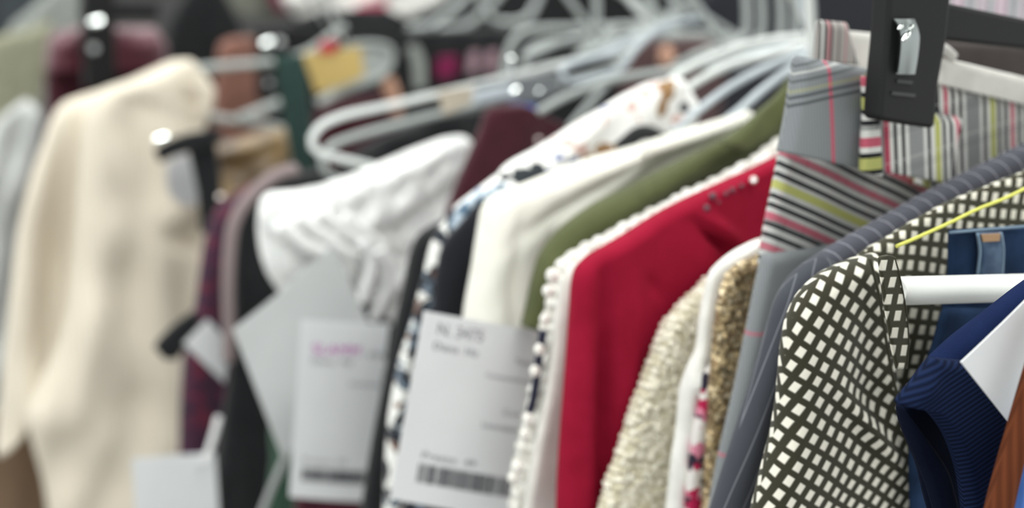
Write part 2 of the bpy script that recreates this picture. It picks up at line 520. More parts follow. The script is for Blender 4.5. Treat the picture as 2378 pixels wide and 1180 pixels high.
PINKPRINT = printed('pink_black_print', lin(226, 222, 218), [(lin(206, 128, 150), 80, 0.52, 2.0), (lin(40, 34, 50), 85, 0.545, 5.5), (lin(176, 24, 74), 70, 0.60, 8.8)])
GOLD = sequins('gold_sequins', lin(246, 230, 196), lin(196, 172, 128), 400)
K_, Wt, Rd, Yl = lin(30, 32, 36), lin(222, 222, 218), lin(200, 84, 108), lin(186, 188, 106)
DK = lin(66, 70, 74)
# upright stripes of the waistband: white/black pairs, yellow-green and pink bands
BANDS = [(0.00, .05, Wt, 1), (.05, .05, K_, 1), (.10, .06, Wt, 1), (.16, .08, Yl, .95), (.24, .03, Wt, 1), (.27, .05, K_, 1), (.32, .05, Wt, 1), (.37, .05, K_, 1), (.42, .05, Wt, 1), (.47, .06, Rd, .95), (.53, .05, Wt, 1), (.58, .05, K_, 1), (.63, .06, Wt, 1), (.69, .05, K_, 1), (.74, .05, Wt, 1)]
PLAID_U = plaid('plaid_upright', lin(150, 152, 152), BANDS, [(.2, .04, DK, .35), (.3, .04, DK, .35), (.5, .05, Wt, .3)], 0.050, 0.02)
GLEN = plaid('grey_glen_plaid', lin(138, 142, 145), [(.44, .05, Rd, .75)], [(.60, .022, DK, .8), (.66, .02, DK, .8), (.70, .03, Yl, .25), (.78, .022, DK, .6), (.84, .02, Wt, .5), (.90, .02, DK, .6)], 0.046, 0.062, fine=0.0018, voff=0.33)
LEGPLAID = plaid('plaid_crosswise', lin(156, 158, 158), [(.2, .03, K_, .4), (.5, .05, Rd, .3), (.8, .03, K_, .4)], [(.0, .05, K_, .92), (.05, .06, Wt, .6), (.11, .05, K_, .92), (.18, .08, Rd, .75), (.26, .05, Wt, .6), (.31, .05, K_, .92), (.36, .05, Wt, .6), (.41, .05, K_, .92), (.46, .05, Wt, .6), (.51, .09, Yl, .9), (.60, .04, Wt, .6), (.64, .05, K_, .92), (.69, .06, Wt, .6), (.75, .05, K_, .92), (.80, .05, Wt, .6), (.86, .07, Rd, .7), (.94, .05, Wt, .6)], 0.03, 0.046, fine=0.0014, voff=0.22)
GREYLEG = plaid('grey_trouser_twill', lin(140, 144, 147), [], [(.5, .03, Rd, .5)], 0.05, 0.062, fine=0.0013)
FOLD = plaid('plaid_band_fold', lin(176, 170, 166), [(.10, .06, K_, .9), (.16, .05, Wt, 1), (.21, .06, K_, .9), (.30, .08, Rd, .5), (.38, .06, K_, .9), (.6, .05, K_, .6), (.8, .05, Rd, .4)], [], 0.024, 0.03)
LOOPPLAID = plaid('plaid_belt_loop', lin(170, 172, 170), [(0.3, .1, K_, .3)], [(.0, .08, K_, 1), (.08, .10, Wt, 1), (.18, .08, K_, 1), (.26, .20, Yl, .9), (.46, .08, K_, 1), (.54, .10, Wt, 1), (.64, .16, Rd, .9), (.80, .12, Wt, 1)], 0.02, 0.030)
PIN = plaid('grey_pinstripe_wool', lin(82, 83, 93), [(.46, .07, lin(170, 170, 180), .6)], [], 0.0085, 0.05, rot=-35, fine=0.0011)
PINS = plaid('grey_pinstripe_sleeve', lin(70, 73, 81), [(.46, .06, lin(150, 152, 160), .6)], [], 0.0085, 0.05, rot=24, fine=0.0011)
CHECK = checks('upright_check', lin(68, 66, 50), lin(232, 228, 212), 0.0074, rot=4)
CHECKS = checks('slanted_check', lin(62, 60, 46), lin(236, 232, 218), 0.0073, rot=36)
DENIM = fabric('blue_denim', lin(36, 54, 82), lin(25, 39, 61), weave=1800, nscale=50, bstr=0.6, sheen=0.0, spec=0.08)
DENIMTRIM = fabric('faded_denim', lin(130, 150, 166), lin(80, 104, 128))
TAN = fabric('tan_leather_patch', lin(160, 128, 96))
NAVY = fabric('navy_jersey', lin(23, 35, 70), lin(20, 31, 63), sheen=0.0, spec=0.06)
NAVYRIB = knit('navy_rib', lin(26, 38, 68), lin(14, 21, 40), 0.0021, 1, 0.5, 0.02, 0.95, 0.0, 0.06)
NAVYSHADE = fabric('shaded_navy_jersey', lin(15, 21, 38), sheen=0.0, spec=0.06)  # navy darkened to paint the shade inside the collar opening
LEATHER = knit('brown_corded_edge', lin(104, 57, 35), lin(84, 44, 27), 0.004, 0, 0.5, 0.05, 0.8, 0.0, 0.08)
CORNFLOWER = fabric('cornflower_cotton', lin(70, 108, 178))
HANGW = plastic('white_hanger_plastic', lin(222, 226, 224), 0.35)
HANGG = plastic('frosted_hanger_plastic', lin(172, 178, 176), 0.4)
HANGC = plastic('clear_hanger_plastic', lin(192, 200, 206), 0.25)
BLACKP = plastic('black_plastic', lin(18, 19, 20), 0.55, 0, 0.3)
EMBOSS = plastic('embossed_black_plastic', lin(50, 51, 52), 0.5)
TUBEW = plastic('white_powder_coat', lin(236, 238, 234), 0.4)
CHROME = plastic('chrome', (0.88, 0.92, 0.90, 1), 0.06, 1.0)
BRUSHED = plastic('brushed_steel', (0.55, 0.58, 0.58, 1), 0.3, 1.0)
SATIN = plastic('satin_steel', (0.34, 0.37, 0.37, 1), 0.32, 1.0)
DIMMETAL = plastic('dull_metal', (0.35, 0.36, 0.36, 1), 0.45, 1.0)
CARD = plastic('white_card', lin(224, 226, 228), 0.7, 0, 0.2)
CARDG = plastic('pale_grey_card', lin(200, 202, 202), 0.7, 0, 0.2)
GOLDCARD = plastic('gold_card', lin(206, 178, 108), 0.5)
REDP = plastic('red_sticker', lin(190, 24, 54), 0.5)
PEACH = fabric('peach_ribbon', lin(200, 156, 132))
BLUEP = plastic('cobalt_sticker', lin(74, 104, 190), 0.5)
PRINT = plastic('grey_print', lin(134, 134, 138), 0.8, 0, 0.1)
BARS = plastic('barcode_ink', lin(70, 70, 74), 0.8, 0, 0.1)
MAGENTA = plastic('magenta_print', lin(190, 70, 176), 0.8, 0, 0.1)
YELLOW = plastic('neon_cord', lin(208, 208, 96), 0.5)
PEARL = plastic('pearl_bead', lin(240, 226, 222), 0.15)
DARKBEAD = plastic('smoke_bead', lin(90, 60, 74), 0.2)
STRING = fabric('white_cord', lin(240, 240, 240))
FLOORM = plastic('floor_vinyl', lin(96, 94, 90), 0.4)
WALLM = plastic('wall_paint', lin(92, 92, 92), 0.9, 0, 0.1)
CEILM = plastic('ceiling_tile', lin(215, 218, 214), 0.95, 0, 0.1)
LAMPM = glow('lamp_diffuser', (0.985, 1.0, 0.975, 1), LAMP)
STRIPES = plaid('black_pink_stripe_print', lin(36, 36, 42), [(.1, .14, lin(122, 30, 74), .9), (.42, .09, lin(170, 130, 148), .9), (.66, .09, lin(150, 128, 140), .8)], [], 0.10, 0.1)

# ------------------------------------------------------------------ the room
def quad(name, a, b, c, d, mat):
    return struct(link(name, mesh(name, [a, b, c, d], [(0, 1, 2, 3)], [(0, 0), (1, 0), (1, 1), (0, 1)], False), mat))
quad('floor', (-4, -1, 0), (4, -1, 0), (4, 6, 0), (-4, 6, 0), FLOORM)
quad('ceiling', (-4, -1, CEIL), (-4, 6, CEIL), (4, 6, CEIL), (4, -1, CEIL), CEILM)
quad('wall_back', (-4, 6, 0), (4, 6, 0), (4, 6, CEIL), (-4, 6, CEIL), WALLM)
def boxv(cx, cy, cz, sx, sy, sz):
    v = [(cx + i * sx, cy + j * sy, cz + k * sz) for i in (-.5, .5) for j in (-.5, .5) for k in (-.5, .5)]
    f = [(0, 1, 3, 2), (4, 6, 7, 5), (0, 4, 5, 1), (2, 3, 7, 6), (0, 2, 6, 4), (1, 5, 7, 3)]
    return v, f
for x, y in LAMPS:
    t = thing('ceiling_light', 'flat rectangular ceiling lamp over the clothes racks', 'lamp', (x, y, CEIL - 0.03), 'ceiling lamps over the racks')
    v, f = boxv(x, y, CEIL - 0.02, 1.0, 0.5, 0.04); link('housing', mesh('housing', v, f, None, False), BLACKP if False else CEILM, t)
    v, f = boxv(x, y, CEIL - 0.045, 0.94, 0.44, 0.01); link('diffuser', mesh('diffuser', v, f, None, False), LAMPM, t)

# the clothes rail the hangers hang from, above the picture
rr = thing('clothes_rail', 'white tubular clothes rail above all hanging garments', 'rail', rail_at(0.2))
e0, e1 = rail_at(0.12), rail_at(5.4)
e0.z = e1.z = RAIL_Z
tube('bar', [e0, e1], 0.012, TUBEW, rr, seg=14, n=8)
tube('post', [e0, (e0.x, e0.y, 0.0)], 0.014, TUBEW, rr, seg=14, n=4)
tube('post', [e1, (e1.x, e1.y, 0.0)], 0.014, TUBEW, rr, seg=14, n=4)

def hook(c, start, mat, parent, r=0.0022, th=None):
    """swan-neck hook from a hanger's neck up and over the rail"""
    p = G(start, c) if not isinstance(start, Vector) else start
    q = rail_at(c); up = Vector((0, 0, 1))
    pts = [p, p.lerp(q, 0.5) + RIGHT * -0.004, q - up * 0.02 + RIGHT * 0.018, q + RIGHT * 0.0165, q + up * 0.0145, q - RIGHT * 0.0165]
    return tube('hook', pts, r, mat, parent, seg=8, n=36)

# ------------------------------------------------------------------ distant row
def simple(name, label, cat, L, R, c, mat, thick=0.03, folds=(('w', 86, 0.06, 0.004, 0.3),), rows=40, cols=18, group=None, **k):
    o = cloth(name, L, R, c, mat, None, thick, rows, cols, folds, **k)
    # thing = the mesh itself, origin stays at the world's origin
    return tag(o, label, cat, group)

simple('wool_coat', 'slate grey coat at the far end of the rail', 'coat', [(40, -120), (-80, -40), (-140, 60), (-160, 700), (-160, 1300)], [(40, -120), (110, 0), (120, 200), (110, 700), (110, 1300)], 2.75, SLATE)
simple('knit_cardigan', 'mid grey cardigan peeping above the sage shirt', 'cardigan', [(190, -60), (120, -20), (60, 30), (20, 70), (10, 300)], [(190, -60), (195, 0), (190, 60), (180, 120), (170, 300)], 2.6, GREYCOTTON)
simple('cotton_shirt', 'sage green shirt beside the white sleeves', 'shirt', [(120, 45), (60, 70), (-10, 85), (-60, 120), (-90, 400), (-120, 900)], [(120, 45), (118, 100), (100, 200), (85, 300), (60, 500), (40, 900)], 2.4, SAGE)
simple('pale_shirt', 'pale grey white shirt hanging just past the cream cardigan', 'shirt', [(60, 230), (30, 250), (-20, 300), (-60, 500), (-60, 1300)], [(70, 235), (100, 270), (95, 330), (80, 480), (60, 600), (40, 1300)], 2.2, SHIRTWHITE, folds=(('w', 70, 0.05, 0.012, 0.9), ('n', 12, 0.02)))

def clip_hanger(label, bar, plate, c, mats, glints, group=None, thick=0.02, hook_from=None):
    t = thing('clip_hanger', label, 'hanger', G(plate[0], c), group)
    slab('bar', bar, c + 0.004, thick * .7, BLACKP, t, 0.002)
    cl = slab('clip', plate, c, thick, BLACKP, t, 0.003)
    for i, g in enumerate(glints):
        glint('rivet', g[:2], c - thick / 2 - 0.004, g[2], g[3] if len(g) > 3 else CHROME, cl, g[4] if len(g) > 4 else 2)
    if hook_from: hook(c, hook_from, BRUSHED, t)
    return t

t = thing('satin_trousers', 'burgundy satin trousers held in a black clip hanger', 'trousers', G((240, 200), 2.1))
cloth('waistband', [(190, 60), (130, 75), (108, 100), (104, 160)], [(360, 62), (375, 85), (388, 110), (385, 160)], 2.06, BURGUNDY, t, 0.05, 24, 24, (('g', 320, 100, 40, 30, 0, 0.02), ('g', 140, 100, 30, 25, 0, 0.015)))
cloth('leg', [(104, 130), (104, 300), (90, 600), (80, 1300)], [(385, 130), (390, 300), (400, 600), (420, 1300)], 2.1, DEEPRED, t, 0.03, 40, 24, (('w', 88, 0.07, 0.008, 0.4),))
clip_hanger('black clip hanger gripping burgundy satin trousers', [(186, 2), (366, 8), (366, 44), (186, 44)], [(188, -40), (262, -40), (266, 205), (196, 205)], 2.0, None, [(222, 46, 30), (217, 112, 20, DIMMETAL, 0)], 'black clip hangers', hook_from=(225, -40))

simple('black_coat', 'black coat between the burgundy trousers and rust blouse', 'coat', [(480, -100), (420, 0), (388, 60), (384, 200), (380, 1200)], [(480, -100), (520, -20), (560, 60), (600, 300), (620, 1200)], 2.2, BLACK)
simple('rust_blouse', 'dusty rust blouse showing between two hanger arms', 'blouse', [(560, 85), (515, 95), (505, 130), (495, 260), (480, 700)], [(580, 85), (600, 95), (610, 150), (615, 260), (640, 700)], 1.95, RUST)
simple('dark_jacket', 'long black jacket behind the clip hanger and gold label', 'jacket', [(760, 20), (640, 60), (600, 100), (590, 300), (570, 1200)], [(900, 20), (960, 60), (1000, 200), (1010, 600), (1020, 1200)], 2.15, BLACK)
clip_hanger('black clip hanger beside the bottle green strap', [(628, 62), (925, 66), (925, 100), (628, 104)], [(596, 66), (664, 66), (668, 232), (600, 232)], 1.80, None, [(620, 96, 26), (650, 96, 20, DIMMETAL, 3), (624, 192, 15, DIMMETAL, 0)], 'black clip hangers', hook_from=(760, 62))
simple('burgundy_top', 'dark burgundy top seen through the loop of a white hanger', 'top', [(900, 215), (830, 225), (740, 250), (725, 330), (700, 700)], [(910, 215), (935, 240), (930, 330), (930, 500), (930, 700)], 1.72, DEEPRED)

# row of pale folded clothes along the very top
t = thing('folded_scarf', 'white scarf with a pink patch lying along the top of the racks', 'scarf', G((840, 30), 2.55))
cloth('drape', [(660, -60), (655, 0), (690, 40), (710, 62)], [(1060, -80), (1040, -20), (1000, 30), (960, 62)], 2.55, OFFWHITE, t, 0.05, 20, 30, (('w', 20, 0.05, 0.01, 0.4),))
slab('patch', [(830, 12), (900, 5), (880, 46), (826, 46)], 2.50, 0.02, fabric('raspberry_patch', lin(190, 60, 96)), t, 0.004)
simple('grey_skirt', 'grey green skirt hanging above the white scarf', 'skirt', [(500, -120), (470, -60), (490, -10), (520, 30)], [(740, -120), (720, -60), (690, 0), (650, 45)], 2.65, fabric('grey_green_wool', lin(120, 122, 112)), 0.04)
simple('pink_skirt', 'dusty pink skirt next to the grey green skirt', 'skirt', [(620, -60), (625, -10), (640, 25)], [(690, -60), (690, -10), (670, 30)], 2.6, fabric('dusty_pink', lin(140, 70, 90)), 0.03)
simple('charcoal_coat', 'wide charcoal coat filling the gap behind the white hangers', 'coat', [(1100, -60), (1000, 20), (935, 80), (925, 300), (900, 1200)], [(1500, -60), (1600, 20), (1700, 100), (1750, 400), (1800, 1200)], 2.3, BLACK)
simple('inky_coat', 'ink blue coat at the back of the rail beside the plaid trousers', 'coat', [(1700, -80), (1620, 0), (1600, 100), (1600, 400), (1600, 1200)], [(2300, -80), (2400, 0), (2480, 100), (2500, 400), (2500, 1200)], 2.0, INK)
simple('maroon_skirt', 'brown maroon skirt glimpsed below the white hanger necks', 'skirt', [(1500, 90), (1470, 110), (1450, 160), (1430, 300)], [(1680, 90), (1690, 120), (1680, 170), (1660, 300)], 1.6, fabric('brown_maroon', lin(82, 62, 62)))
tag(ball('peach_pompom', (1548, 132), 1.5, 36, PEACH, None, 1.4), 'small peach pompom in front of the brown maroon skirt', 'pompom')

# ------------------------------------------------------------------ behind the white jumper
t = thing('striped_scarf', 'black scarf printed with magenta and pink stripes', 'scarf', G((1040, 140), 1.8))
cloth('drape', [(1000, 70), (940, 75), (930, 110), (935, 260)], [(1200, 60), (1210, 90), (1205, 200), (1200, 300)], 1.80, BLACK, t, 0.03, 24, 20, (('w', 88, 0.05, 0.004, 1),))
slab('stripe', [(1016, 132), (1062, 128), (1058, 178), (1012, 182)], 1.77, 0.004, fabric('magenta_cotton', lin(120, 26, 72)), t, 0.001)
slab('stripe', [(1092, 120), (1112, 118), (1104, 170), (1084, 172)], 1.77, 0.004, fabric('ash_pink_cotton', lin(170, 140, 150)), t, 0.001)
slab('stripe', [(1134, 118), (1154, 116), (1146, 168), (1126, 170)], 1.77, 0.004, MATS['ash_pink_cotton'], t, 0.001)
tag(slab('grey_strap', [(945, 108), (970, 104), (986, 140), (988, 205), (962, 210), (958, 150)], 1.75, 0.006, GREYCOTTON, None, 0.002, rounded=0.004), 'short grey strap hanging in front of the striped black scarf', 'strap')
tag(cloth('peach_ribbon', [(895, 182), (886, 205), (905, 240), (908, 268)], [(915, 180), (925, 205), (932, 235), (932, 265)], 1.68, PEACH, None, 0.006, 20, 8), 'narrow peach ribbon crossing behind the white hanger arm', 'ribbon')
simple('black_blouse', 'black blouse whose collar shows over the white jumper', 'blouse', [(1080, 255), (1010, 265), (960, 285), (880, 320), (800, 370), (760, 430), (740, 900)], [(1120, 255), (1150, 270), (1160, 340), (1150, 500), (1140, 900)], 1.42, BLACK)

# gold label on its frosted hanger
t = thing('frosted_hanger', 'frosted grey hanger with rounded end behind the gold label', 'hanger', G((860, 100), 1.66))
ptube('arm', [(740, 240), (800, 205), (880, 175), (905, 140), (900, 112), (860, 104), (800, 108)], 1.66, 26, HANGG, t, n=50, flat=0.6)
slab('web', [(790, 112), (890, 108), (898, 150), (860, 178), (760, 225)], 1.665, 0.006, HANGG, t, 0.001)
hook(1.66, (800, 108), BRUSHED, t)
tag(slab('gold_label', [(702, 124), (838, 110), (846, 176), (800, 196), (735, 218)], 1.64, 0.002, GOLDCARD, None, 0.0005), 'gold card label tied beside the bottle green strap', 'label')
tag(slab('red_sticker', [(742, 96), (784, 94), (780, 122), (744, 124)], 1.635, 0.002, REDP, None, 0.0005), 'small red sticker on the upper edge of the gold label', 'sticker')
# bottle green strap
t = thing('green_dress', 'bottle green dress strap hanging past the gold label', 'dress', G((690, 300), 1.5))
cloth('strap', [(633, 128), (648, 220), (668, 330), (690, 445)], [(706, 126), (716, 220), (730, 330), (748, 440)], 1.5, BOTTLE, t, 0.006, 30, 12, (('w', 80, 0.06, 0.001, .3),))
cloth('bodice', [(690, 415), (660, 500), (650, 900), (640, 1300)], [(760, 400), (800, 500), (820, 900), (830, 1300)], 1.5, BLACK, t, 0.02, 30, 12)
# hangers by the cream cardigan
t = thing('cardigan_hanger', 'grey plastic hanger holding the cream cardigan', 'hanger', G((640, 145), 1.70))
ptube('arm', [(380, 190), (450, 163), (540, 152), (640, 143), (720, 120), (800, 60)], 1.70, 20, HANGG, t)
ptube('arm', [(470, 268), (540, 280), (620, 292), (670, 305)], 1.70, 20, HANGG, t)
ptube('bar', [(555, 275), (600, 258), (650, 238)], 1.68, 22, HANGG, t)
hook(1.70, (790, 66), BRUSHED, t)
simple('bronze_top', 'crumpled bronze satin top under the grey hanger', 'top', [(640, 300), (560, 320), (490, 335), (465, 370), (480, 450), (480, 560)], [(660, 300), (675, 330), (690, 400), (690, 500), (690, 560)], 1.55, BRONZE, 0.05, (('w', 25, 0.05, 0.010, 1.2), ('n', 25, 0.012)))

# ------------------------------------------------------------------ cream cardigan
t = thing('cream_cardigan', 'cream knitted cardigan with wide sleeve hanging from a grey hanger', 'cardigan', G((300, 300), 1.62))
cloth('body', [(440, 138), (398, 142), (300, 186), (230, 212), (196, 270), (184, 400), (172, 560), (156, 700), (132, 800), (62, 955), (72, 1020), (100, 1120), (120, 1260)],
      [(445, 140), (474, 172), (496, 206), (494, 240), (478, 282), (470, 330), (520, 420), (530, 600), (500, 760), (480, 900), (470, 1260)], 1.62, CREAM, t, 0.045, 90, 50,
      (('w', 82, 0.075, 0.006, 0.8), ('n', 14, 0.012), ('g', 410, 545, 55, 26, -20, -0.018), ('g', 180, 840, 40, 170, -12, 0.016), ('g', 330, 250, 60, 22, -25, -0.006), ('g', 150, 560, 30, 190, -6, -0.012), ('g', 430, 800, 30, 160, 5, -0.012)))
cloth('sleeve', [(300, 190), (215, 215), (150, 238), (122, 275), (100, 335), (68, 430), (40, 560), (18, 750), (0, 950), (-10, 1060)],
      [(300, 200), (250, 260), (215, 400), (190, 560), (170, 720), (130, 850), (90, 930), (60, 985)], 1.66, CREAM, t, 0.05, 70, 30,
      (('w', 80, 0.07, 0.006, 2.0), ('n', 14, 0.01), ('g', 130, 600, 60, 240, -8, -0.045)))
cloth('facing', [(425, 195), (445, 205), (462, 225), (452, 262)], [(440, 190), (474, 196), (492, 214), (484, 262)], 1.592, CREAM, t, 0.008, 20, 8)
simple('sleeve_shadow_panel', 'taupe brown panel standing in for the shadow below the sleeve of the cream cardigan', 'skirt', [(60, 930), (0, 960), (-60, 1000), (-60, 1300)], [(80, 930), (130, 960), (150, 1050), (160, 1300)], 1.72, fabric('sleeve_shadow_brown', lin(126, 104, 84)))  # brown cloth added as the deep shadow under the cardigan sleeve

# black ribbon and pale label on the cardigan
t = thing('black_ribbon', 'black ribbon folded over a pale lilac label on the cardigan', 'ribbon', G((430, 340), 1.45))
cloth('band', [(515, 298), (440, 308), (390, 325), (358, 345)], [(515, 330), (450, 350), (410, 362), (372, 378)], 1.45, BLACK, t, 0.008, 24, 8)
cloth('tail', [(432, 335), (446, 390), (458, 450), (466, 540)], [(500, 320), (510, 380), (516, 440), (520, 540)], 1.46, BLACK, t, 0.008, 24, 8)
glint('snap', (374, 318), 1.43, 20, CHROME, t, 2, 0.1, 1.5)
tag(slab('lilac_label', [(384, 376), (440, 352), (458, 400), (460, 482), (420, 478), (388, 450)], 1.50, 0.003, plastic('lilac_card', lin(192, 192, 194), .7), None, 0.001, rounded=0.012), 'pale lilac label tucked under the black ribbon', 'label')

# ------------------------------------------------------------------ plum print, black tunic with piping
t = thing('plum_dress', 'dark plum and burgundy printed dress beside the cream cardigan', 'dress', G((500, 700), 1.36))
cloth('body', [(610, 415), (545, 452), (500, 490), (475, 560), (462, 640), (450, 720), (430, 800), (420, 930), (412, 1260)], [(640, 415), (640, 500), (620, 640), (600, 800), (580, 1260)], 1.36, PURPLE, t, 0.03, 60, 24, (('w', 84, 0.05, 0.005, .2),))
cloth('belt_end', [(450, 720), (405, 752), (368, 788), (358, 806)], [(468, 748), (440, 790), (412, 832), (384, 836)], 1.28, BLACK, t, 0.012, 20, 8)
glint('snap', (511, 455), 1.32, 14, PEARL, t, 2)
tag(slab('folded_tag', [(426, 798), (482, 741), (536, 800), (522, 890)], 1.22, 0.0012, CARD, None, 0.0003), 'small white tag tilted on the plum printed dress', 'tag')
tag(slab('blank_tag', [(306, 1066), (396, 1058), (500, 1052), (512, 1240), (318, 1250)], 1.18, 0.0012, CARD, None, 0.0003), 'plain pale grey tag below the plum printed dress', 'tag')
tag(ptube('tag_cord', [(508, 968), (500, 1000), (488, 1040), (474, 1075)], 1.17, 16, STRING, None, n=20), 'white cord holding the plain pale grey tag', 'cord')
t = thing('black_tunic', 'black tunic edged with mauve grey piping', 'tunic', G((620, 800), 1.2))
cloth('body', [(720, 395), (650, 415), (600, 445), (560, 500), (545, 600), (545, 720), (535, 850), (510, 1000), (495, 1100), (485, 1260)], [(760, 400), (800, 500), (800, 700), (790, 900), (780, 1260)], 1.2, BLACK, t, 0.03, 60, 24, (('w', 86, 0.06, 0.004, .2),))
ptube('piping', [(690, 392), (650, 402), (605, 432), (562, 480), (540, 530), (532, 600), (530, 680), (532, 760), (530, 840)], 1.19, 34, MAUVE, t, n=60, flat=0.6)
t = thing('green_skirt', 'leaf green skirt with white tape below the pale grey tags', 'skirt', G((640, 1100), 1.12))
cloth('body', [(640, 960), (625, 1010), (628, 1080), (600, 1260)], [(700, 950), (760, 1000), (780, 1100), (790, 1260)], 1.12, GREENTRIM, t, 0.02, 30, 14)
ptube('tape', [(668, 1050), (650, 1090), (628, 1140), (600, 1210)], 1.08, 20, CARDG, t, n=20, flat=0.3)
simple('maroon_hem', 'strip of dark maroon fabric under the magenta printed tag', 'skirt', [(720, 1120), (690, 1150), (680, 1260)], [(860, 1120), (860, 1150), (860, 1260)], 1.05, DEEPRED, 0.02)

# ------------------------------------------------------------------ white jumper
t = thing('white_jumper', 'white crinkled jumper with gathered ruffle and hanging drawstrings', 'jumper', G((850, 500), 1.08))
cloth('shoulder', [(1075, 316), (1030, 322), (950, 352), (850, 396), (760, 430), (700, 442), (640, 448), (610, 470), (604, 520), (640, 560), (700, 560), (760, 600)],
      [(1080, 318), (1098, 340), (1096, 372), (1078, 420), (1050, 470), (1030, 520), (1000, 560), (960, 620), (940, 680), (930, 720), (925, 740), (920, 760)], 1.08, WHITEKNIT, t, 0.04, 80, 50,
      (('n', 22, 0.010), ('w', 25, 0.03, 0.003, .3), ('w', 60, 0.022, 0.002, 1.0)))
cloth('sleeve_puff', [(640, 446), (612, 466), (604, 520), (608, 590), (625, 640), (680, 720), (740, 800)], [(690, 450), (740, 500), (770, 560), (790, 620), (800, 680), (810, 740), (820, 800)], 1.10, WHITEKNIT, t, 0.06, 50, 26, (('n', 24, 0.012), ('w', 40, 0.04, 0.004, .5)))
for k, (a, b) in enumerate((((650, 520), (760, 585)), ((690, 500), (830, 600)), ((740, 490), (880, 600)), ((800, 500), (920, 620)))):
    m = ((a[0] + b[0]) / 2 + 12, (a[1] + b[1]) / 2 + 20 - 8 * k)
    ptube('gather', [a, m, b], 1.045, 34 - 3 * k, WHITEKNIT, t, n=20, flat=0.7)
ptube('drawstring', [(842, 560), (862, 600), (858, 640), (846, 672), (840, 705)], 1.03, 26, STRING, t, n=24)
ptube('drawstring', [(880, 580), (905, 640), (900, 680), (880, 715), (866, 745)], 1.035, 24, STRING, t, n=24)

def white_hanger(label, arms, c, th, mat, neck, group='white plastic hangers on the rail'):
    t = thing('plastic_hanger', label, 'hanger', G(arms[0][0][:2], c), group)
    for a in arms: ptube('arm', a, c, th, mat, t, n=70)
    hook(c, neck, mat, t, 0.0032)
    return t
white_hanger('white plastic hanger with rounded end looping above the white jumper', [[(1520, 60), (1480, 100), (1440, 124), (1300, 150), (1100, 200), (900, 246), (800, 268), (745, 292), (722, 328), (738, 354), (780, 366), (870, 388), (1000, 420), (1120, 442), (1180, 450)]], 1.13, 17, HANGW, (1515, 62), None)
white_hanger('white plastic hanger whose smaller end nests inside the looping one', [[(1440, 160), (1300, 195), (1160, 230), (990, 272), (860, 306), (775, 335), (750, 362), (754, 396), (790, 420), (880, 430)]], 1.19, 16, HANGG, (1440, 160), None)
white_hanger('frosted hanger with squared bend near the striped black scarf', [[(1560, 44), (1460, 60), (1340, 64), (1240, 68), (1206, 80), (1186, 106), (1174, 150), (1168, 196)]], 1.36, 17, HANGG, (1555, 46), None)
white_hanger('frosted hanger tucked just inside the squared one', [[(1580, 74), (1440, 92), (1310, 96), (1252, 104), (1226, 124), (1214, 160)]], 1.30, 16, HANGG, (1575, 74), None)
for lab, a, c, th in (
    ('pale hanger loop above the squared frosted hangers', [(1110, -20), (1124, 24), (1150, 48), (1196, 52), (1226, 40), (1246, 6), (1260, -30)], 1.85, 17),
    ('pale hanger arm slanting above the striped black scarf', [(950, 66), (1000, 60), (1036, 36), (1070, 6), (1100, -30)], 1.86, 18),
    ('pale hanger end crossing the slanting pale arm', [(1020, 66), (1080, 60), (1120, 30), (1150, 0), (1180, -40)], 1.91, 16)):
    white_hanger(lab, [a], c, th, HANGG, a[-1], 'pale hangers at the far end of the rail')

# metal fittings above the maroon dress
t = thing('clear_clip', 'clear plastic clip with shiny snaps over the maroon dress', 'clip', G((1200, 210), 1.05))
slab('body', [(1105, 196), (1290, 168), (1300, 215), (1240, 238), (1110, 236)], 1.06, 0.008, plastic('smoked_plastic', lin(112, 116, 120), .3), t, 0.002)
slab('jaw', [(1095, 215), (1190, 195), (1196, 225), (1100, 245)], 1.03, 0.006, HANGC, t, 0.002)
glint('snap', (1196, 208), 1.02, 17, CHROME, t, 2)
glint('snap', (1252, 210), 1.03, 13, BRUSHED, t, 2)
ptube('pin', [(1180, 188), (1186, 160), (1188, 138)], 1.02, 9, BRUSHED, t, n=10)
glint('pin_head', (1188, 134), 1.015, 13, CHROME, t, 3)
tag(slab('beige_tag', [(1018, 212), (1100, 200), (1100, 236), (1030, 268)], 1.12, 0.0015, plastic('beige_card', lin(196, 184, 166), .7), None, 0.0004), 'small beige tag behind the white hanger arm', 'tag')
tag(slab('blue_size_marker', [(1184, 236), (1240, 244), (1256, 262), (1246, 276), (1206, 262)], 1.0, 0.004, BLUEP, None, 0.001), 'cobalt blue size marker above the maroon dress', 'size marker')

t = thing('maroon_dress', 'plain maroon dress between the white jumper and floral blouse', 'dress', G((1200, 400), 0.98))
cloth('body', [(1200, 240), (1135, 252), (1120, 290), (1095, 350), (1060, 430), (1030, 520), (1000, 700), (980, 1200)], [(1215, 242), (1310, 290), (1350, 320), (1340, 400), (1320, 500), (1300, 700), (1290, 1200)], 0.98, MAROON, t, 0.02, 50, 24, (('w', 70, 0.06, 0.003, .4),))
glint('button', (1250, 322), 0.96, 13, PEARL, t, 2)
ptube('strap_loop', [(1250, 330), (1246, 350), (1240, 375)], 0.965, 9, MAUVE, t, n=10)

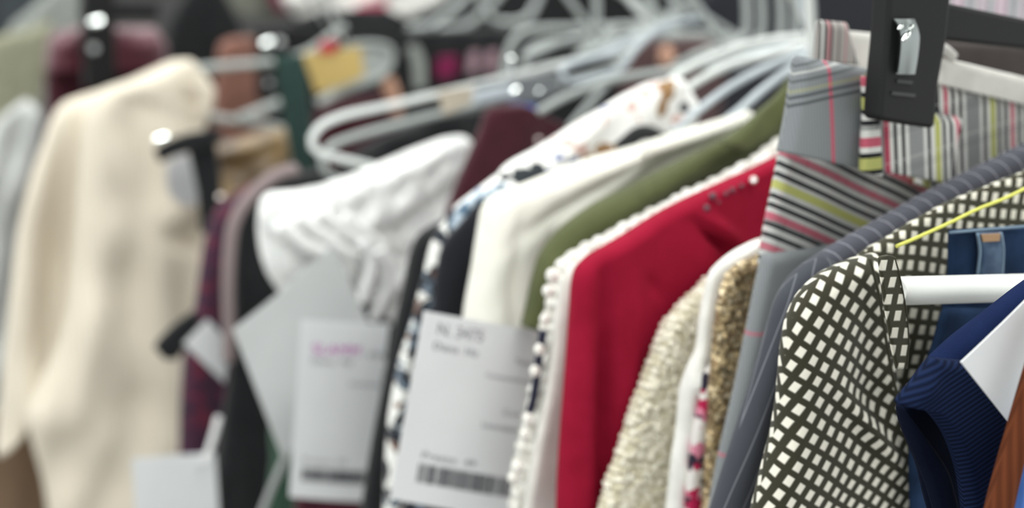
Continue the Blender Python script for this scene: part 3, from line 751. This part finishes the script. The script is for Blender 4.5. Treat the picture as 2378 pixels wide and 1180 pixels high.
# ------------------------------------------------------------------ tags hanging in front of the jumper
def card(name, label, quadpx, c, mat, prints, bend=0.0015):
    """paper tag: four corners (top-left, top-right, bottom-right, bottom-left), slightly bent; prints lie on it"""
    t = thing(name, label, 'tag', G(quadpx[0], c))
    A, B, C_, D = [G(p, c) for p in quadpx]
    nrm = -RAIL
    def at(u, v, lift=0.0):
        return A.lerp(B, u).lerp(D.lerp(C_, u), v) + nrm * (bend * math.sin(math.pi * u) + lift)
    n = 12; vs, fs = [], []
    for s in (0.0003, -0.0003):
        for i in range(n + 1):
            for j in range(n + 1): vs.append(at(j / n, i / n, s))
    M = (n + 1) ** 2; ix = lambda i, j, s: s * M + i * (n + 1) + j
    for i in range(n):
        for j in range(n):
            fs.append((ix(i, j, 0), ix(i+1, j, 0), ix(i+1, j+1, 0), ix(i, j+1, 0)))
            fs.append((ix(i, j, 1), ix(i, j+1, 1), ix(i+1, j+1, 1), ix(i+1, j, 1)))
    for k in range(n):
        fs.append((ix(0, k, 0), ix(0, k+1, 0), ix(0, k+1, 1), ix(0, k, 1)))
        fs.append((ix(n, k+1, 0), ix(n, k, 0), ix(n, k, 1), ix(n, k+1, 1)))
        fs.append((ix(k+1, 0, 0), ix(k, 0, 0), ix(k, 0, 1), ix(k+1, 0, 1)))
        fs.append((ix(k, n, 0), ix(k+1, n, 0), ix(k+1, n, 1), ix(k, n, 1)))
    link('paper', mesh('paper', vs, fs, None, False), mat, t)
    for pr in prints:
        kind, u0, v0, u1, v1, m = pr[:6]
        vs, fs = [], []
        def rect(a, b, c2, d):
            k = len(vs); vs.extend([at(a, b, .0006), at(c2, b, .0006), at(c2, d, .0006), at(a, d, .0006)]); fs.append((k, k+3, k+2, k+1))
        if kind == 'bars':
            rnd = random.Random(pr[6]); x = u0
            while x < u1:
                w = rnd.choice((1, 1, 2, 3)) * 0.006 * (pr[7] if len(pr) > 7 else 1)
                rect(x, v0, min(x + w, u1), v1); x += w + rnd.choice((1, 1, 2)) * 0.005
            link('barcode', mesh('barcode', vs, fs, None, False), m, t)
        else:
            cu = bpy.data.curves.new('print', 'FONT'); cu.body = kind; cu.size = 1.0
            ob = bpy.data.objects.new('print', cu); SC.collection.objects.link(ob)
            bpy.context.view_layer.update()
            me = bpy.data.meshes.new_from_object(ob.evaluated_get(bpy.context.evaluated_depsgraph_get()))
            bpy.data.objects.remove(ob); bpy.data.curves.remove(cu)
            xs = [v.co.x for v in me.vertices]; ys = [v.co.y for v in me.vertices]
            x0, x1, y0, y1 = min(xs), max(xs), min(ys), max(ys)
            for v in me.vertices:
                a = (v.co.x - x0) / (x1 - x0); b = (v.co.y - y0) / (y1 - y0)
                v.co = at(u0 + (u1 - u0) * a, v1 + (v0 - v1) * b, .0006)
            me.name = 'print'
            link('print', me, m, t)
    return t

card('paper_tag', 'large pale grey tag turned cornerwise under the white jumper', [(540, 765), (775, 566), (900, 850), (655, 1062)], 1.0, CARDG, [], 0.004)
card('price_tag', 'pale grey price tag with a magenta printed word and barcode', [(700, 742), (905, 752), (850, 1166), (672, 1154)], 0.95, CARD,
     [('SLAMM', .14, .125, .68, .185, MAGENTA), ('Diana  M3', .14, .205, .60, .240, PRINT), ('m', .80, .16, .98, .19, PRINT), ('nuova', .60, .33, .98, .35, PRINT), ('Prezzo 39', .12, .765, .66, .795, PRINT), ('bars', .12, .825, .95, .90, BARS, 3, 1.6)])

# ------------------------------------------------------------------ black coat, floral blouse, black waistcoat
t = thing('slim_black_coat', 'black coat with a narrow sleeve edge passing between the two printed tags', 'coat', G((950, 700), 0.87))
cloth('sleeve', [(1060, 500), (1020, 515), (975, 545), (955, 590), (940, 660), (918, 760), (890, 900), (860, 1060), (830, 1260)], [(1070, 505), (1055, 540), (1015, 570), (990, 640), (970, 720), (940, 830), (900, 1000), (895, 1100), (890, 1260)], 0.87, BLACK, t, 0.02, 60, 16, (('w', 80, 0.05, 0.001, .5),))
cloth('body', [(1090, 505), (1040, 530), (1010, 600), (990, 700), (960, 900), (940, 1260)], [(1200, 500), (1230, 600), (1230, 800), (1220, 1000), (1210, 1260)], 0.885, BLACK, t, 0.02, 40, 16)
t = thing('floral_blouse', 'white blouse with brown and black flower print and dark floral sleeve', 'blouse', G((1350, 350), 0.81))
cloth('shoulder', [(1575, 180), (1510, 192), (1420, 240), (1330, 292), (1260, 338), (1190, 376), (1150, 412), (1100, 450), (1060, 480)], [(1590, 190), (1610, 260), (1560, 350), (1480, 400), (1380, 430), (1300, 470), (1240, 520), (1180, 560), (1150, 600)], 0.80, FLORAL, t, 0.025, 60, 30, (('w', 40, 0.04, 0.004, .5), ('n', 20, 0.006)))
cloth('cuff_panel', [(1160, 425), (1100, 452), (1062, 486), (1040, 530)], [(1200, 430), (1170, 470), (1130, 510), (1090, 560)], 0.79, BLUEFLORAL, t, 0.008, 24, 12)
cloth('sleeve', [(1050, 490), (1005, 560), (985, 640), (960, 740), (925, 850), (900, 1000), (890, 1260)], [(1110, 520), (1100, 620), (1080, 740), (1050, 850), (1020, 1000), (1000, 1260)], 0.808, DARKFLORAL, t, 0.014, 60, 20, (('w', 84, 0.03, 0.002, .5),))
ptube('tie', [(1440, 345), (1480, 312), (1510, 308), (1545, 325)], 0.765, 40, BLACK, t, n=20, flat=0.7)
t = thing('black_waistcoat', 'black waistcoat panel just above the large barcode tag', 'waistcoat', G((1050, 620), 0.785))
cloth('panel', [(1110, 470), (1075, 515), (1030, 565), (1010, 640), (1006, 700), (995, 800), (980, 1000)], [(1180, 460), (1180, 560), (1170, 640), (1160, 700), (1150, 800), (1140, 1000)], 0.776, INK, t, 0.008, 40, 16, (('w', 80, 0.05, 0.002, .5),))

# ------------------------------------------------------------------ ivory, olive, lace, crimson
t = thing('ivory_blouse', 'plain ivory blouse with soft shoulder folds in front of the floral one', 'blouse', G((1300, 500), 0.745))
cloth('body', [(1738, 258), (1700, 272), (1600, 300), (1480, 338), (1350, 376), (1230, 424), (1160, 450), (1128, 480), (1114, 540), (1100, 620), (1086, 700), (1076, 780), (1070, 900), (1060, 1260)],
      [(1742, 262), (1750, 330), (1700, 400), (1600, 460), (1500, 540), (1400, 640), (1360, 760), (1330, 900), (1320, 1260)], 0.745, IVORY, t, 0.028, 90, 40,
      (('w', 28, 0.05, 0.0022, .3), ('g', 1300, 470, 170, 18, 22, -0.006), ('g', 1480, 400, 130, 12, 24, -0.005), ('g', 1170, 640, 14, 130, -6, -0.006), ('g', 1240, 620, 16, 120, -10, -0.006), ('n', 18, 0.004)))
cloth('collar', [(1735, 256), (1690, 276), (1600, 305), (1500, 335)], [(1738, 268), (1700, 300), (1610, 334), (1500, 370)], 0.728, IVORY, t, 0.012, 30, 10)
t = thing('olive_jacket', 'olive green jacket with short sleeve between ivory and lace tops', 'jacket', G((1500, 450), 0.70))
cloth('sleeve', [(1760, 270), (1700, 312), (1560, 382), (1470, 428), (1380, 474), (1300, 535), (1256, 592), (1240, 640), (1228, 700), (1216, 758)],
      [(1800, 330), (1700, 380), (1580, 440), (1480, 500), (1390, 560), (1330, 610), (1300, 650), (1280, 690), (1268, 730), (1262, 768)], 0.705, OLIVE, t, 0.022, 70, 24, (('w', 30, 0.05, 0.002, .3), ('g', 1270, 610, 40, 20, 50, 0.005), ('n', 20, 0.003)))
cloth('collar', [(1845, 170), (1805, 225), (1760, 265), (1700, 312), (1670, 330)], [(1850, 180), (1850, 240), (1825, 290), (1770, 330), (1730, 350)], 0.685, OLIVE, t, 0.014, 40, 16, (('g', 1780, 260, 50, 18, 40, -0.004),))
cloth('body', [(1840, 200), (1800, 280), (1700, 350), (1560, 430), (1450, 520), (1400, 700), (1390, 1260)], [(1860, 200), (1880, 300), (1860, 400), (1800, 500), (1750, 600), (1700, 800), (1650, 1260)], 0.715, OLIVE, t, 0.016, 50, 20)
t = thing('lace_top', 'cream lace top with scalloped edge hanging behind the crimson blouse', 'top', G((1400, 600), 0.66))
cloth('lace', [(1822, 312), (1740, 372), (1640, 424), (1560, 462), (1480, 505), (1400, 546), (1335, 582), (1296, 612), (1278, 660), (1268, 720), (1256, 800), (1236, 890), (1216, 980), (1196, 1080), (1176, 1260)],
      [(1830, 330), (1790, 420), (1700, 460), (1600, 510), (1500, 570), (1420, 610), (1370, 660), (1340, 720), (1330, 800), (1320, 900), (1300, 1000), (1290, 1100), (1280, 1260)], 0.668, LACE, t, 0.014, 240, 40,
      (('k', 170, 0.0025), ('n', 60, 0.002)), bump=(10, 37), seed=4)
ptube('navy_trim', [(1262, 768), (1252, 830), (1246, 880), (1238, 930), (1230, 958)], 0.66, 20, fabric('navy_braid', lin(34, 38, 58)), t, n=24)
cloth('panel', [(1345, 600), (1310, 640), (1292, 720), (1284, 820), (1268, 920), (1245, 1030), (1225, 1130), (1205, 1260)], [(1440, 600), (1420, 660), (1400, 720), (1390, 820), (1380, 920), (1370, 1030), (1360, 1130), (1350, 1260)], 0.653, LINING, t, 0.010, 50, 16, (('w', 84, 0.04, 0.0015, .2),))
# knotted bobbles running down the lace edge
for k, (x, y, s) in enumerate(((1282, 640, 30), (1272, 676, 26), (1264, 742, 22), (1252, 812, 24), (1242, 862, 24), (1226, 975, 24), (1218, 1010, 22), (1200, 1085, 28), (1190, 1110, 24))):
    cc = 0.645
    ball('bobble', (x, y), cc, s, LACE, t, 1.2)

t = thing('crimson_blouse', 'crimson red blouse with beaded neckline', 'blouse', G((1500, 700), 0.625))
cloth('body', [(1818, 360), (1750, 394), (1640, 441), (1540, 491), (1440, 552), (1372, 594), (1342, 622), (1332, 660), (1328, 720), (1322, 800), (1314, 900), (1306, 1000), (1300, 1100), (1294, 1260)],
      [(1860, 365), (1900, 450), (1900, 540), (1880, 640), (1840, 740), (1800, 840), (1760, 960), (1740, 1100), (1720, 1260)], 0.621, RED, t, 0.018, 100, 60,
      (('g', 1388, 950, 18, 280, 1, -0.011), ('g', 1345, 900, 18, 300, 1, 0.003), ('g', 1440, 980, 26, 260, -3, 0.004), ('g', 1650, 556, 60, 12, -38, -0.011), ('g', 1645, 522, 60, 14, -32, 0.007), ('g', 1500, 660, 40, 14, -50, -0.002), ('w', 80, 0.06, 0.0012, .2), ('n', 16, 0.003)))
for x, y, s, m in ((1750, 418, 17, PEARL), (1701, 442, 13, DARKBEAD), (1686, 450, 12, DARKBEAD), (1655, 456, 18, DARKBEAD), (1640, 484, 18, DARKBEAD), (1722, 432, 11, DARKBEAD), (1668, 470, 10, DARKBEAD)):
    if m is PEARL: glint('bead', (x, y), 0.61, 12, CHROME, t, 2, 0.3); ball('bead_setting', (x, y), 0.612, s, PEARL, t)
    else: ball('bead', (x, y), 0.612, s, m, t)

# ------------------------------------------------------------------ boucle, white jersey, gold sequins
t = thing('boucle_jacket', 'cream boucle jacket with nubbly texture beside the crimson blouse', 'jacket', G((1560, 900), 0.585))
cloth('body', [(1760, 572), (1700, 606), (1640, 650), (1560, 728), (1530, 780), (1505, 850), (1482, 910), (1460, 970), (1435, 1050), (1410, 1120), (1375, 1260)],
      [(1780, 580), (1780, 640), (1740, 700), (1720, 760), (1700, 820), (1690, 880), (1680, 940), (1670, 1000), (1660, 1080), (1650, 1140), (1640, 1260)], 0.596, BOUCLE, t, 0.014, 260, 110,
      (('k', 260, 0.0022), ('n', 90, 0.0014)), bump=(8, 44), seed=7)
t = thing('white_blouse', 'white jersey blouse with pink and black print next to gold sequins', 'blouse', G((1620, 900), 0.56))
cloth('body', [(1772, 555), (1740, 566), (1700, 588), (1655, 632), (1640, 680), (1628, 740), (1618, 810), (1598, 850), (1580, 900), (1572, 1000), (1560, 1080), (1542, 1260)],
      [(1800, 560), (1800, 620), (1780, 680), (1760, 740), (1740, 800), (1720, 860), (1710, 920), (1700, 1000), (1690, 1080), (1680, 1260)], 0.572, OFFWHITE, t, 0.010, 80, 24, (('w', 84, 0.03, 0.002, .2), ('g', 1610, 880, 20, 18, 20, 0.005), ('n', 25, 0.003)))
cloth('printed_placket', [(1655, 840), (1632, 880), (1626, 930), (1612, 990), (1604, 1050), (1596, 1120), (1588, 1260)], [(1700, 840), (1690, 900), (1686, 960), (1680, 1020), (1670, 1080), (1664, 1140), (1660, 1260)], 0.561, PINKPRINT, t, 0.008, 40, 12)
t = thing('sequin_top', 'gold sequinned top in a narrow strip beside the grey trouser leg', 'top', G((1690, 800), 0.54))
cloth('body', [(1768, 590), (1730, 604), (1692, 632), (1674, 680), (1664, 740), (1656, 820), (1650, 900), (1646, 980), (1640, 1080), (1630, 1260)],
      [(1800, 600), (1800, 650), (1790, 720), (1780, 780), (1770, 850), (1760, 920), (1750, 1000), (1740, 1100), (1720, 1260)], 0.550, GOLD, t, 0.010, 200, 60, (('k', 300, 0.0008),), bump=(5, 60), seed=2)

# hangers of these blouses, their arms gathered towards the necks
for lab, a, c, th in (
    ('white hanger arm running down into the floral blouse', [(1892, 84), (1800, 92), (1720, 108), (1640, 138), (1580, 170), (1530, 210), (1470, 260)], 0.83, 20),
    ('white hanger arm bowed just above the floral shoulder', [(1894, 96), (1790, 126), (1700, 150), (1630, 184), (1570, 224), (1510, 280)], 0.80, 19),
    ('clear hanger arm over the ivory blouse with blue tint', [(1892, 110), (1830, 136), (1760, 166), (1690, 206), (1630, 250), (1560, 310)], 0.775, 19),
    ('clear hanger arm sloping to the ivory collar', [(1888, 124), (1830, 164), (1770, 210), (1720, 254), (1660, 300)], 0.75, 20),
    ('white hanger arm entering the olive collar', [(1886, 140), (1840, 190), (1800, 240), (1760, 300)], 0.725, 20),
    ('frosted hanger arm reaching to the maroon dress', [(1700, 140), (1600, 158), (1500, 172), (1420, 186), (1320, 222), (1246, 262)], 0.97, 17),
    ('frosted hanger arm dropping steeply behind the floral blouse', [(1600, 20), (1540, 50), (1480, 100), (1420, 180), (1370, 240), (1320, 300)], 1.05, 16),
    ('frosted hanger arm folded twice near the clear clip', [(1640, 40), (1540, 60), (1480, 110), (1440, 160), (1380, 180), (1318, 190), (1306, 160), (1360, 138), (1440, 118)], 1.0, 16),
    ('frosted hanger arm curving up to the hooks', [(1720, 90), (1620, 80), (1520, 82), (1440, 60), (1400, 90), (1340, 130)], 1.24, 18)):
    white_hanger(lab, [a], c, th, HANGC if 'clear' in lab else (HANGG if 'frosted' in lab else HANGW), a[0], 'plastic hangers gathered at their necks')

for lab, x, y, c in (('pale upright hanger neck next to the plaid belt fold', 1882, 84, 0.90), ('pale upright hanger neck, second from the plaid belt fold', 1846, 92, 0.93), ('pale upright hanger neck, third from the plaid belt fold', 1812, 92, 0.96), ('pale upright hanger neck, fourth from the plaid belt fold', 1768, 88, 0.99),
                     ('pale upright hanger neck, fifth from the plaid belt fold', 1732, 84, 1.035), ('slim hanger neck rising between the necks and the squared hangers', 1562, 56, 1.12), ('slim hanger neck above the squared frosted hangers', 1512, 60, 1.15), ('slim hanger neck nearest the looping pale hanger', 1384, 66, 1.2)):
    t = thing('plastic_hanger', lab, 'hanger', G((x, y), c), 'pale hanger necks above the blouses')
    top = G((x - 4, -150), c); p = G((x, y), c); 
    ptube('arm', [(x, y - 10), (x - 20, y + 14), (x - 90, y + 34), (x - 170, y + 70)], c, 18, HANGC if int(x) % 4 else HANGG, t)
    ptube('neck', [(x, y), (x + 2, y - 50), (x - 2, -40), (x - 4, -150)], c, 19, HANGG, t, n=20)
    hook(c, top, HANGG, t, 0.003)

# ------------------------------------------------------------------ plaid trousers on the black clip hanger
t = thing('plaid_trousers', 'grey plaid trousers with pink and yellow lines clipped on a black hanger', 'trousers', G((2000, 400), 0.53))
cloth('waistband', [(1848, 128), (1838, 190), (1826, 270), (1810, 352)], [(2060, 168), (2056, 240), (2052, 320), (2050, 404)], 0.515, GLEN, t, 0.012, 30, 24, (('g', 1960, 250, 60, 120, 0, 0.002),), sharp=False, uvrot=-7)
cloth('waistband_fold', [(1900, 46), (1896, 90), (1892, 145)], [(1962, 52), (1972, 90), (1990, 150)], 0.545, FOLD, t, 0.008, 16, 12)
cloth('inner_band', [(1955, 70), (1950, 100), (1945, 150)], [(2060, 80), (2060, 110), (2060, 190)], 0.555, LINING, t, 0.006, 16, 12)
cloth('front', [(2030, 250), (2036, 300), (2040, 396)], [(2230, 270), (2215, 330), (2205, 428)], 0.512, PLAID_U, t, 0.010, 30, 24, uvrot=-8)
cloth('hip', [(2160, 186), (2158, 260), (2140, 340), (2128, 428)], [(2460, 250), (2440, 330), (2420, 420), (2400, 520)], 0.520, PLAID_U, t, 0.010, 30, 30, uvrot=-8)
cloth('lining_band', [(2165, 128), (2168, 160), (2165, 192)], [(2460, 200), (2460, 230), (2460, 264)], 0.513, LINING, t, 0.010, 16, 24)
ptube('seam_binding', [(2165, 112), (2178, 108), (2196, 116), (2214, 132)], 0.51, 24, LINING, t, n=16)
cloth('back_panel', [(2165, 95), (2165, 130), (2165, 190)], [(2460, 110), (2460, 170), (2460, 250)], 0.56, fabric('dark_brown_lining', lin(66, 58, 56)), t, 0.006, 12, 12)
cloth('belt_loop', [(2002, 176), (2004, 260), (2000, 330), (1998, 398)], [(2030, 180), (2038, 260), (2042, 330), (2046, 410)], 0.502, LOOPPLAID, t, 0.006, 30, 8)
cloth('leg', [(1812, 350), (1800, 420), (1788, 480), (1778, 530), (1768, 585), (1764, 610)], [(2200, 400), (2200, 480), (2150, 560), (2080, 640), (2000, 700), (1960, 740)], 0.531, LEGPLAID, t, 0.010, 60, 40, (('w', 64, 0.05, 0.0015, .2), ('n', 20, 0.002)), uvrot=24)
cloth('leg_lower', [(1772, 590), (1752, 680), (1732, 780), (1712, 880), (1690, 980), (1668, 1080), (1636, 1260)], [(1960, 560), (1920, 680), (1880, 780), (1860, 880), (1840, 980), (1820, 1080), (1800, 1260)], 0.526, GREYLEG, t, 0.010, 60, 24, (('w', 82, 0.05, 0.0015, .2),))
t = thing('trouser_hanger', 'large black clip hanger with chrome spring holding the plaid trousers', 'hanger', G((2100, 150), 0.49))
slab('bar', [(2176, 4), (2378, 46), (2560, 86), (2560, 152), (2378, 114), (2172, 92)], 0.495, 0.010, BLACKP, t, 0.002)
slab('clip', [(2046, -40), (2190, -30), (2178, 90), (2160, 190), (2150, 296), (2090, 288), (2022, 276), (2028, 190), (2038, 90)], 0.487, 0.012, BLACKP, t, 0.002, rounded=0.003)
cs = 0.478
for k, (y0, y1, lamp, w) in enumerate(((50, 88, 2, 1.0), (88, 130, 0, 0.94), (130, 170, 4, 0.9))):
    pass
# sprung chrome plate: a curved strip standing proud of the clip
vs, fs = [], []
rows_ = 26
for i in range(rows_):
    s = i / (rows_ - 1); y = 44 + s * 128
    prof = -0.0034 * (1 - (1 - min(1, s / 0.34)) ** 1.6) * (1 - 0.75 * max(0, (s - 0.34) / 0.66) ** 1.5)
    for j in range(9):
        q = j / 8; x = 2080 + 2 * s + q * (44 - 4 * s)
        p = G((x, y), 0.4795) + RAIL * prof - RAIL * 0.0012 * math.sin(math.pi * q)
        vs.append(p)
for i in range(rows_ - 1):
    for j in range(8):
        a = i * 9 + j; fs.append((a, a + 9, a + 10, a + 1))
n0 = len(vs)
vs += [v + RAIL * 0.001 for v in vs]
fs += [tuple(reversed([x + n0 for x in f])) for f in fs]
sg = link('spring', mesh('spring', vs, fs), SATIN, t)
glint('highlight_cap', (2103, 82), 0.471, 22, CHROME, sg, 2, 0.12, 1.5)
for x in (2090, 2114): glint('rivet', (x, 62), 0.472, 16, CHROME, sg, 2, 0.2)
slab('embossed_mark', [(2084, 184), (2120, 188), (2117, 196), (2082, 192)], 0.4806, 0.0006, EMBOSS, t, 0)
slab('embossed_mark', [(2072, 212), (2126, 218), (2124, 226), (2070, 220)], 0.4806, 0.0006, EMBOSS, t, 0)
hook(0.495, (2480, 20), BRUSHED, t)

# pale clothes seen past the black hanger
simple('striped_shirt', 'pale striped shirt showing above the black hanger bar', 'shirt', [(2190, -60), (2190, 0), (2200, 60)], [(2420, -60), (2420, 20), (2420, 80)], 0.95, plaid('pale_stripe_cotton', lin(206, 206, 208), [(.1, .2, lin(204, 150, 176), .8), (.45, .12, lin(48, 54, 76), .9), (.75, .12, lin(60, 64, 80), .9)], [], 0.03, 0.1), 0.01)

# ------------------------------------------------------------------ grey pinstripe jacket, check jacket
t = thing('pinstripe_jacket', 'charcoal grey pinstripe jacket behind the checked jacket', 'jacket', G((1900, 620), 0.49))
cloth('shoulder', [(2480, 280), (2378, 334), (2250, 398), (2150, 448), (2050, 505), (1960, 556), (1890, 600), (1850, 640)], [(2480, 420), (2378, 470), (2250, 540), (2150, 600), (2080, 660), (2000, 700), (1950, 740), (1900, 780)], 0.487, PIN, t, 0.014, 60, 20)
cloth('sleeve', [(1905, 592), (1850, 636), (1812, 690), (1786, 770), (1765, 840), (1740, 920), (1715, 1000), (1690, 1080), (1636, 1260)], [(1990, 640), (1930, 720), (1900, 800), (1870, 860), (1850, 930), (1835, 1000), (1820, 1080), (1790, 1260)], 0.483, PINS, t, 0.016, 60, 20, (('w', 78, 0.04, 0.0015, .6),))
t = thing('check_jacket', 'black and white checked jacket with rounded shoulder seam', 'jacket', G((2000, 800), 0.45))
cloth('body', [(2480, 350), (2378, 398), (2250, 450), (2150, 498), (2060, 552), (2000, 590), (1985, 640), (2000, 760), (2020, 900), (2040, 1260)], [(2480, 560), (2378, 560), (2300, 570), (2260, 600), (2230, 680), (2215, 740), (2205, 800), (2190, 860), (2180, 960), (2180, 1260)], 0.464, CHECK, t, 0.008, 80, 40, (('n', 16, 0.003), ('g', 2080, 800, 30, 140, -5, -0.002)), uvrot=6)
cloth('sleeve', [(2030, 588), (1975, 606), (1910, 640), (1862, 690), (1836, 750), (1822, 830), (1812, 920), (1798, 1000), (1775, 1090), (1735, 1260)], [(2030, 600), (2045, 680), (2058, 760), (2070, 840), (2085, 920), (2105, 1000), (2120, 1090), (2140, 1260)], 0.452, CHECKS, t, 0.018, 80, 44,
      (('g', 1990, 790, 60, 120, 10, -0.003), ('g', 1990, 990, 130, 24, -48, 0.005), ('g', 2020, 920, 80, 40, -30, -0.003), ('n', 18, 0.004)))
ptube('armhole_seam', [(2020, 600), (2042, 690), (2056, 780), (2072, 870), (2092, 950), (2108, 1020), (2116, 1090), (2124, 1190)], 0.440, 8, fabric('dark_seam', lin(60, 58, 44)), t, n=40)
cloth('lapel', [(2060, 592), (2040, 600), (2044, 640), (2050, 690), (2058, 740), (2068, 800), (2080, 856)], [(2062, 592), (2078, 598), (2089, 640), (2099, 690), (2107, 740), (2110, 800), (2106, 856)], 0.4165, CHECK, t, 0.002, 50, 18, uvrot=6)
ptube('front_edge', [(2078, 598), (2089, 640), (2099, 690), (2107, 740), (2110, 800), (2106, 850)], 0.4155, 4, MATS['dark_seam'], t, n=20)
tag(ptube('neon_cord', [(2082, 572), (2120, 556), (2200, 520), (2270, 486), (2335, 460), (2400, 428), (2480, 390)], 0.438, 9, YELLOW, None, n=40), 'neon yellow cord lying along the shoulder of the checked jacket', 'cord')

# ------------------------------------------------------------------ jeans, white rail arm, navy knit
t = thing('blue_jeans', 'dark blue denim jeans with belt loop behind the white tube', 'jeans', G((2280, 600), 0.425))
cloth('waistband', [(2206, 534), (2205, 590), (2203, 650), (2190, 720)], [(2480, 520), (2480, 600), (2480, 680), (2480, 760)], 0.441, DENIM, t, 0.006, 30, 30)
ptube('top_stitching', [(2206, 540), (2280, 534), (2378, 526), (2480, 518)], 0.4375, 7, DENIMTRIM, t, n=20)
bl = cloth('belt_loop', [(2268, 540), (2272, 580), (2268, 640)], [(2326, 538), (2330, 580), (2328, 640)], 0.4368, fabric('washed_denim', lin(86, 106, 130), lin(52, 70, 96), nscale=80), t, 0.004, 16, 10)
ptube('loop_edge', [(2270, 542), (2276, 585), (2270, 640)], 0.4350, 7, DENIMTRIM, bl, n=12)
ptube('loop_edge', [(2324, 540), (2330, 585), (2326, 640)], 0.4350, 7, DENIMTRIM, bl, n=12)
slab('leather_patch', [(2278, 544), (2322, 542), (2320, 560), (2282, 562)], 0.4345, 0.001, TAN, bl, 0.0002)
cloth('hip', [(2190, 716), (2182, 740), (2166, 800), (2140, 880), (2118, 980), (2112, 1100), (2118, 1260)], [(2480, 716), (2480, 740), (2440, 800), (2400, 880), (2380, 980), (2360, 1100), (2340, 1260)], 0.4345, DENIM, t, 0.005, 40, 24)
ra = thing('display_arm', 'thick white tube running across in front of the blue jeans', 'rail', G((2240, 672), 0.40))
za = G((2084, 676), 0.427); zb = za + (G((2378, 668), 0.427 * 0.972) - za).normalized() * 0.35
tube('tube', [za, zb], 0.0063, TUBEW, ra, seg=28, n=6)
tube('end_ring', [za - RIGHT * 0.0008, za + RIGHT * 0.0006], 0.00635, TUBEW, ra, seg=28, n=3)
tube('bracket', [zb, (zb.x, zb.y, 0.0)], 0.0085, TUBEW, ra, seg=16, n=4)

t = thing('navy_cardigan', 'navy blue cardigan with ribbed collar hanging nearest of all', 'cardigan', G((2250, 900), 0.37))
cloth('body', [(2480, 590), (2378, 662), (2300, 722), (2220, 782), (2168, 832), (2130, 880)], [(2480, 700), (2420, 780), (2380, 860), (2340, 920), (2300, 960), (2260, 1000)], 0.372, NAVY, t, 0.014, 40, 24, (('w', 40, 0.03, 0.001, .4),))
cloth('ribbed_collar', [(2166, 832), (2130, 874), (2100, 912), (2086, 938), (2112, 944), (2150, 952), (2186, 992), (2210, 1040), (2230, 1110), (2250, 1260)],
      [(2236, 838), (2262, 872), (2288, 906), (2316, 944), (2344, 980), (2350, 1010), (2346, 1050), (2340, 1100), (2334, 1160), (2320, 1260)], 0.358, NAVYRIB, t, 0.010, 80, 40, (('g', 2130, 900, 40, 40, 40, 0.002),), uvrot=-18)
cloth('inside', [(2110, 925), (2086, 942), (2094, 990), (2130, 1080), (2150, 1160), (2180, 1260)], [(2200, 935), (2260, 980), (2300, 1040), (2310, 1100), (2310, 1160), (2310, 1260)], 0.385, NAVYSHADE, t, 0.006, 40, 20)
cloth('under_fold', [(2084, 942), (2100, 1000), (2134, 1080), (2160, 1150), (2190, 1260)], [(2092, 944), (2150, 1020), (2196, 1090), (2214, 1150), (2240, 1260)], 0.372, NAVYSHADE, t, 0.006, 30, 12)
card('swing_tag', 'large blank white tag lying cornerwise on the navy cardigan', [(2231, 841), (2500, 570), (2640, 790), (2366, 1012)], 0.343, CARD, [], 0.001)
t = thing('brown_jacket', 'brown corded jacket edge standing in front of the white tag', 'jacket', G((2340, 1100), 0.33))
cloth('edge', [(2440, 700), (2400, 820), (2376, 900), (2350, 990), (2324, 1080), (2300, 1170), (2280, 1260)], [(2500, 720), (2440, 860), (2400, 960), (2378, 1030), (2360, 1100), (2342, 1180), (2326, 1260)], 0.328, LEATHER, t, 0.010, 40, 12)
simple('blue_shirt', 'bright cornflower blue shirt tucked beside the brown jacket edge', 'shirt', [(2460, 900), (2400, 990), (2372, 1040), (2352, 1110), (2338, 1180), (2320, 1260)], [(2560, 900), (2560, 1000), (2560, 1060), (2560, 1130), (2560, 1190), (2560, 1260)], 0.333, CORNFLOWER, 0.006)

# ------------------------------------------------------------------ large barcode tag
card('barcode_tag', 'large white tag with printed lines and barcode hanging below the ivory blouse', [(984, 722), (1258, 770), (1182, 1206), (906, 1158)], 0.715, CARD,
     [('N. 3475', .13, .045, .50, .105, PRINT), ('Diana  Ho', .12, .145, .48, .185, PRINT), ('Tess', .80, .16, .95, .185, PRINT), ('Composizione', .58, .255, .96, .285, PRINT), ('Cot', .78, .43, .94, .455, PRINT), ('Lavorazione', .62, .51, .96, .54, PRINT), ('Prezzo  49', .18, .72, .62, .755, PRINT), ('bars', .17, .785, .97, .885, BARS, 5, 1.0)])
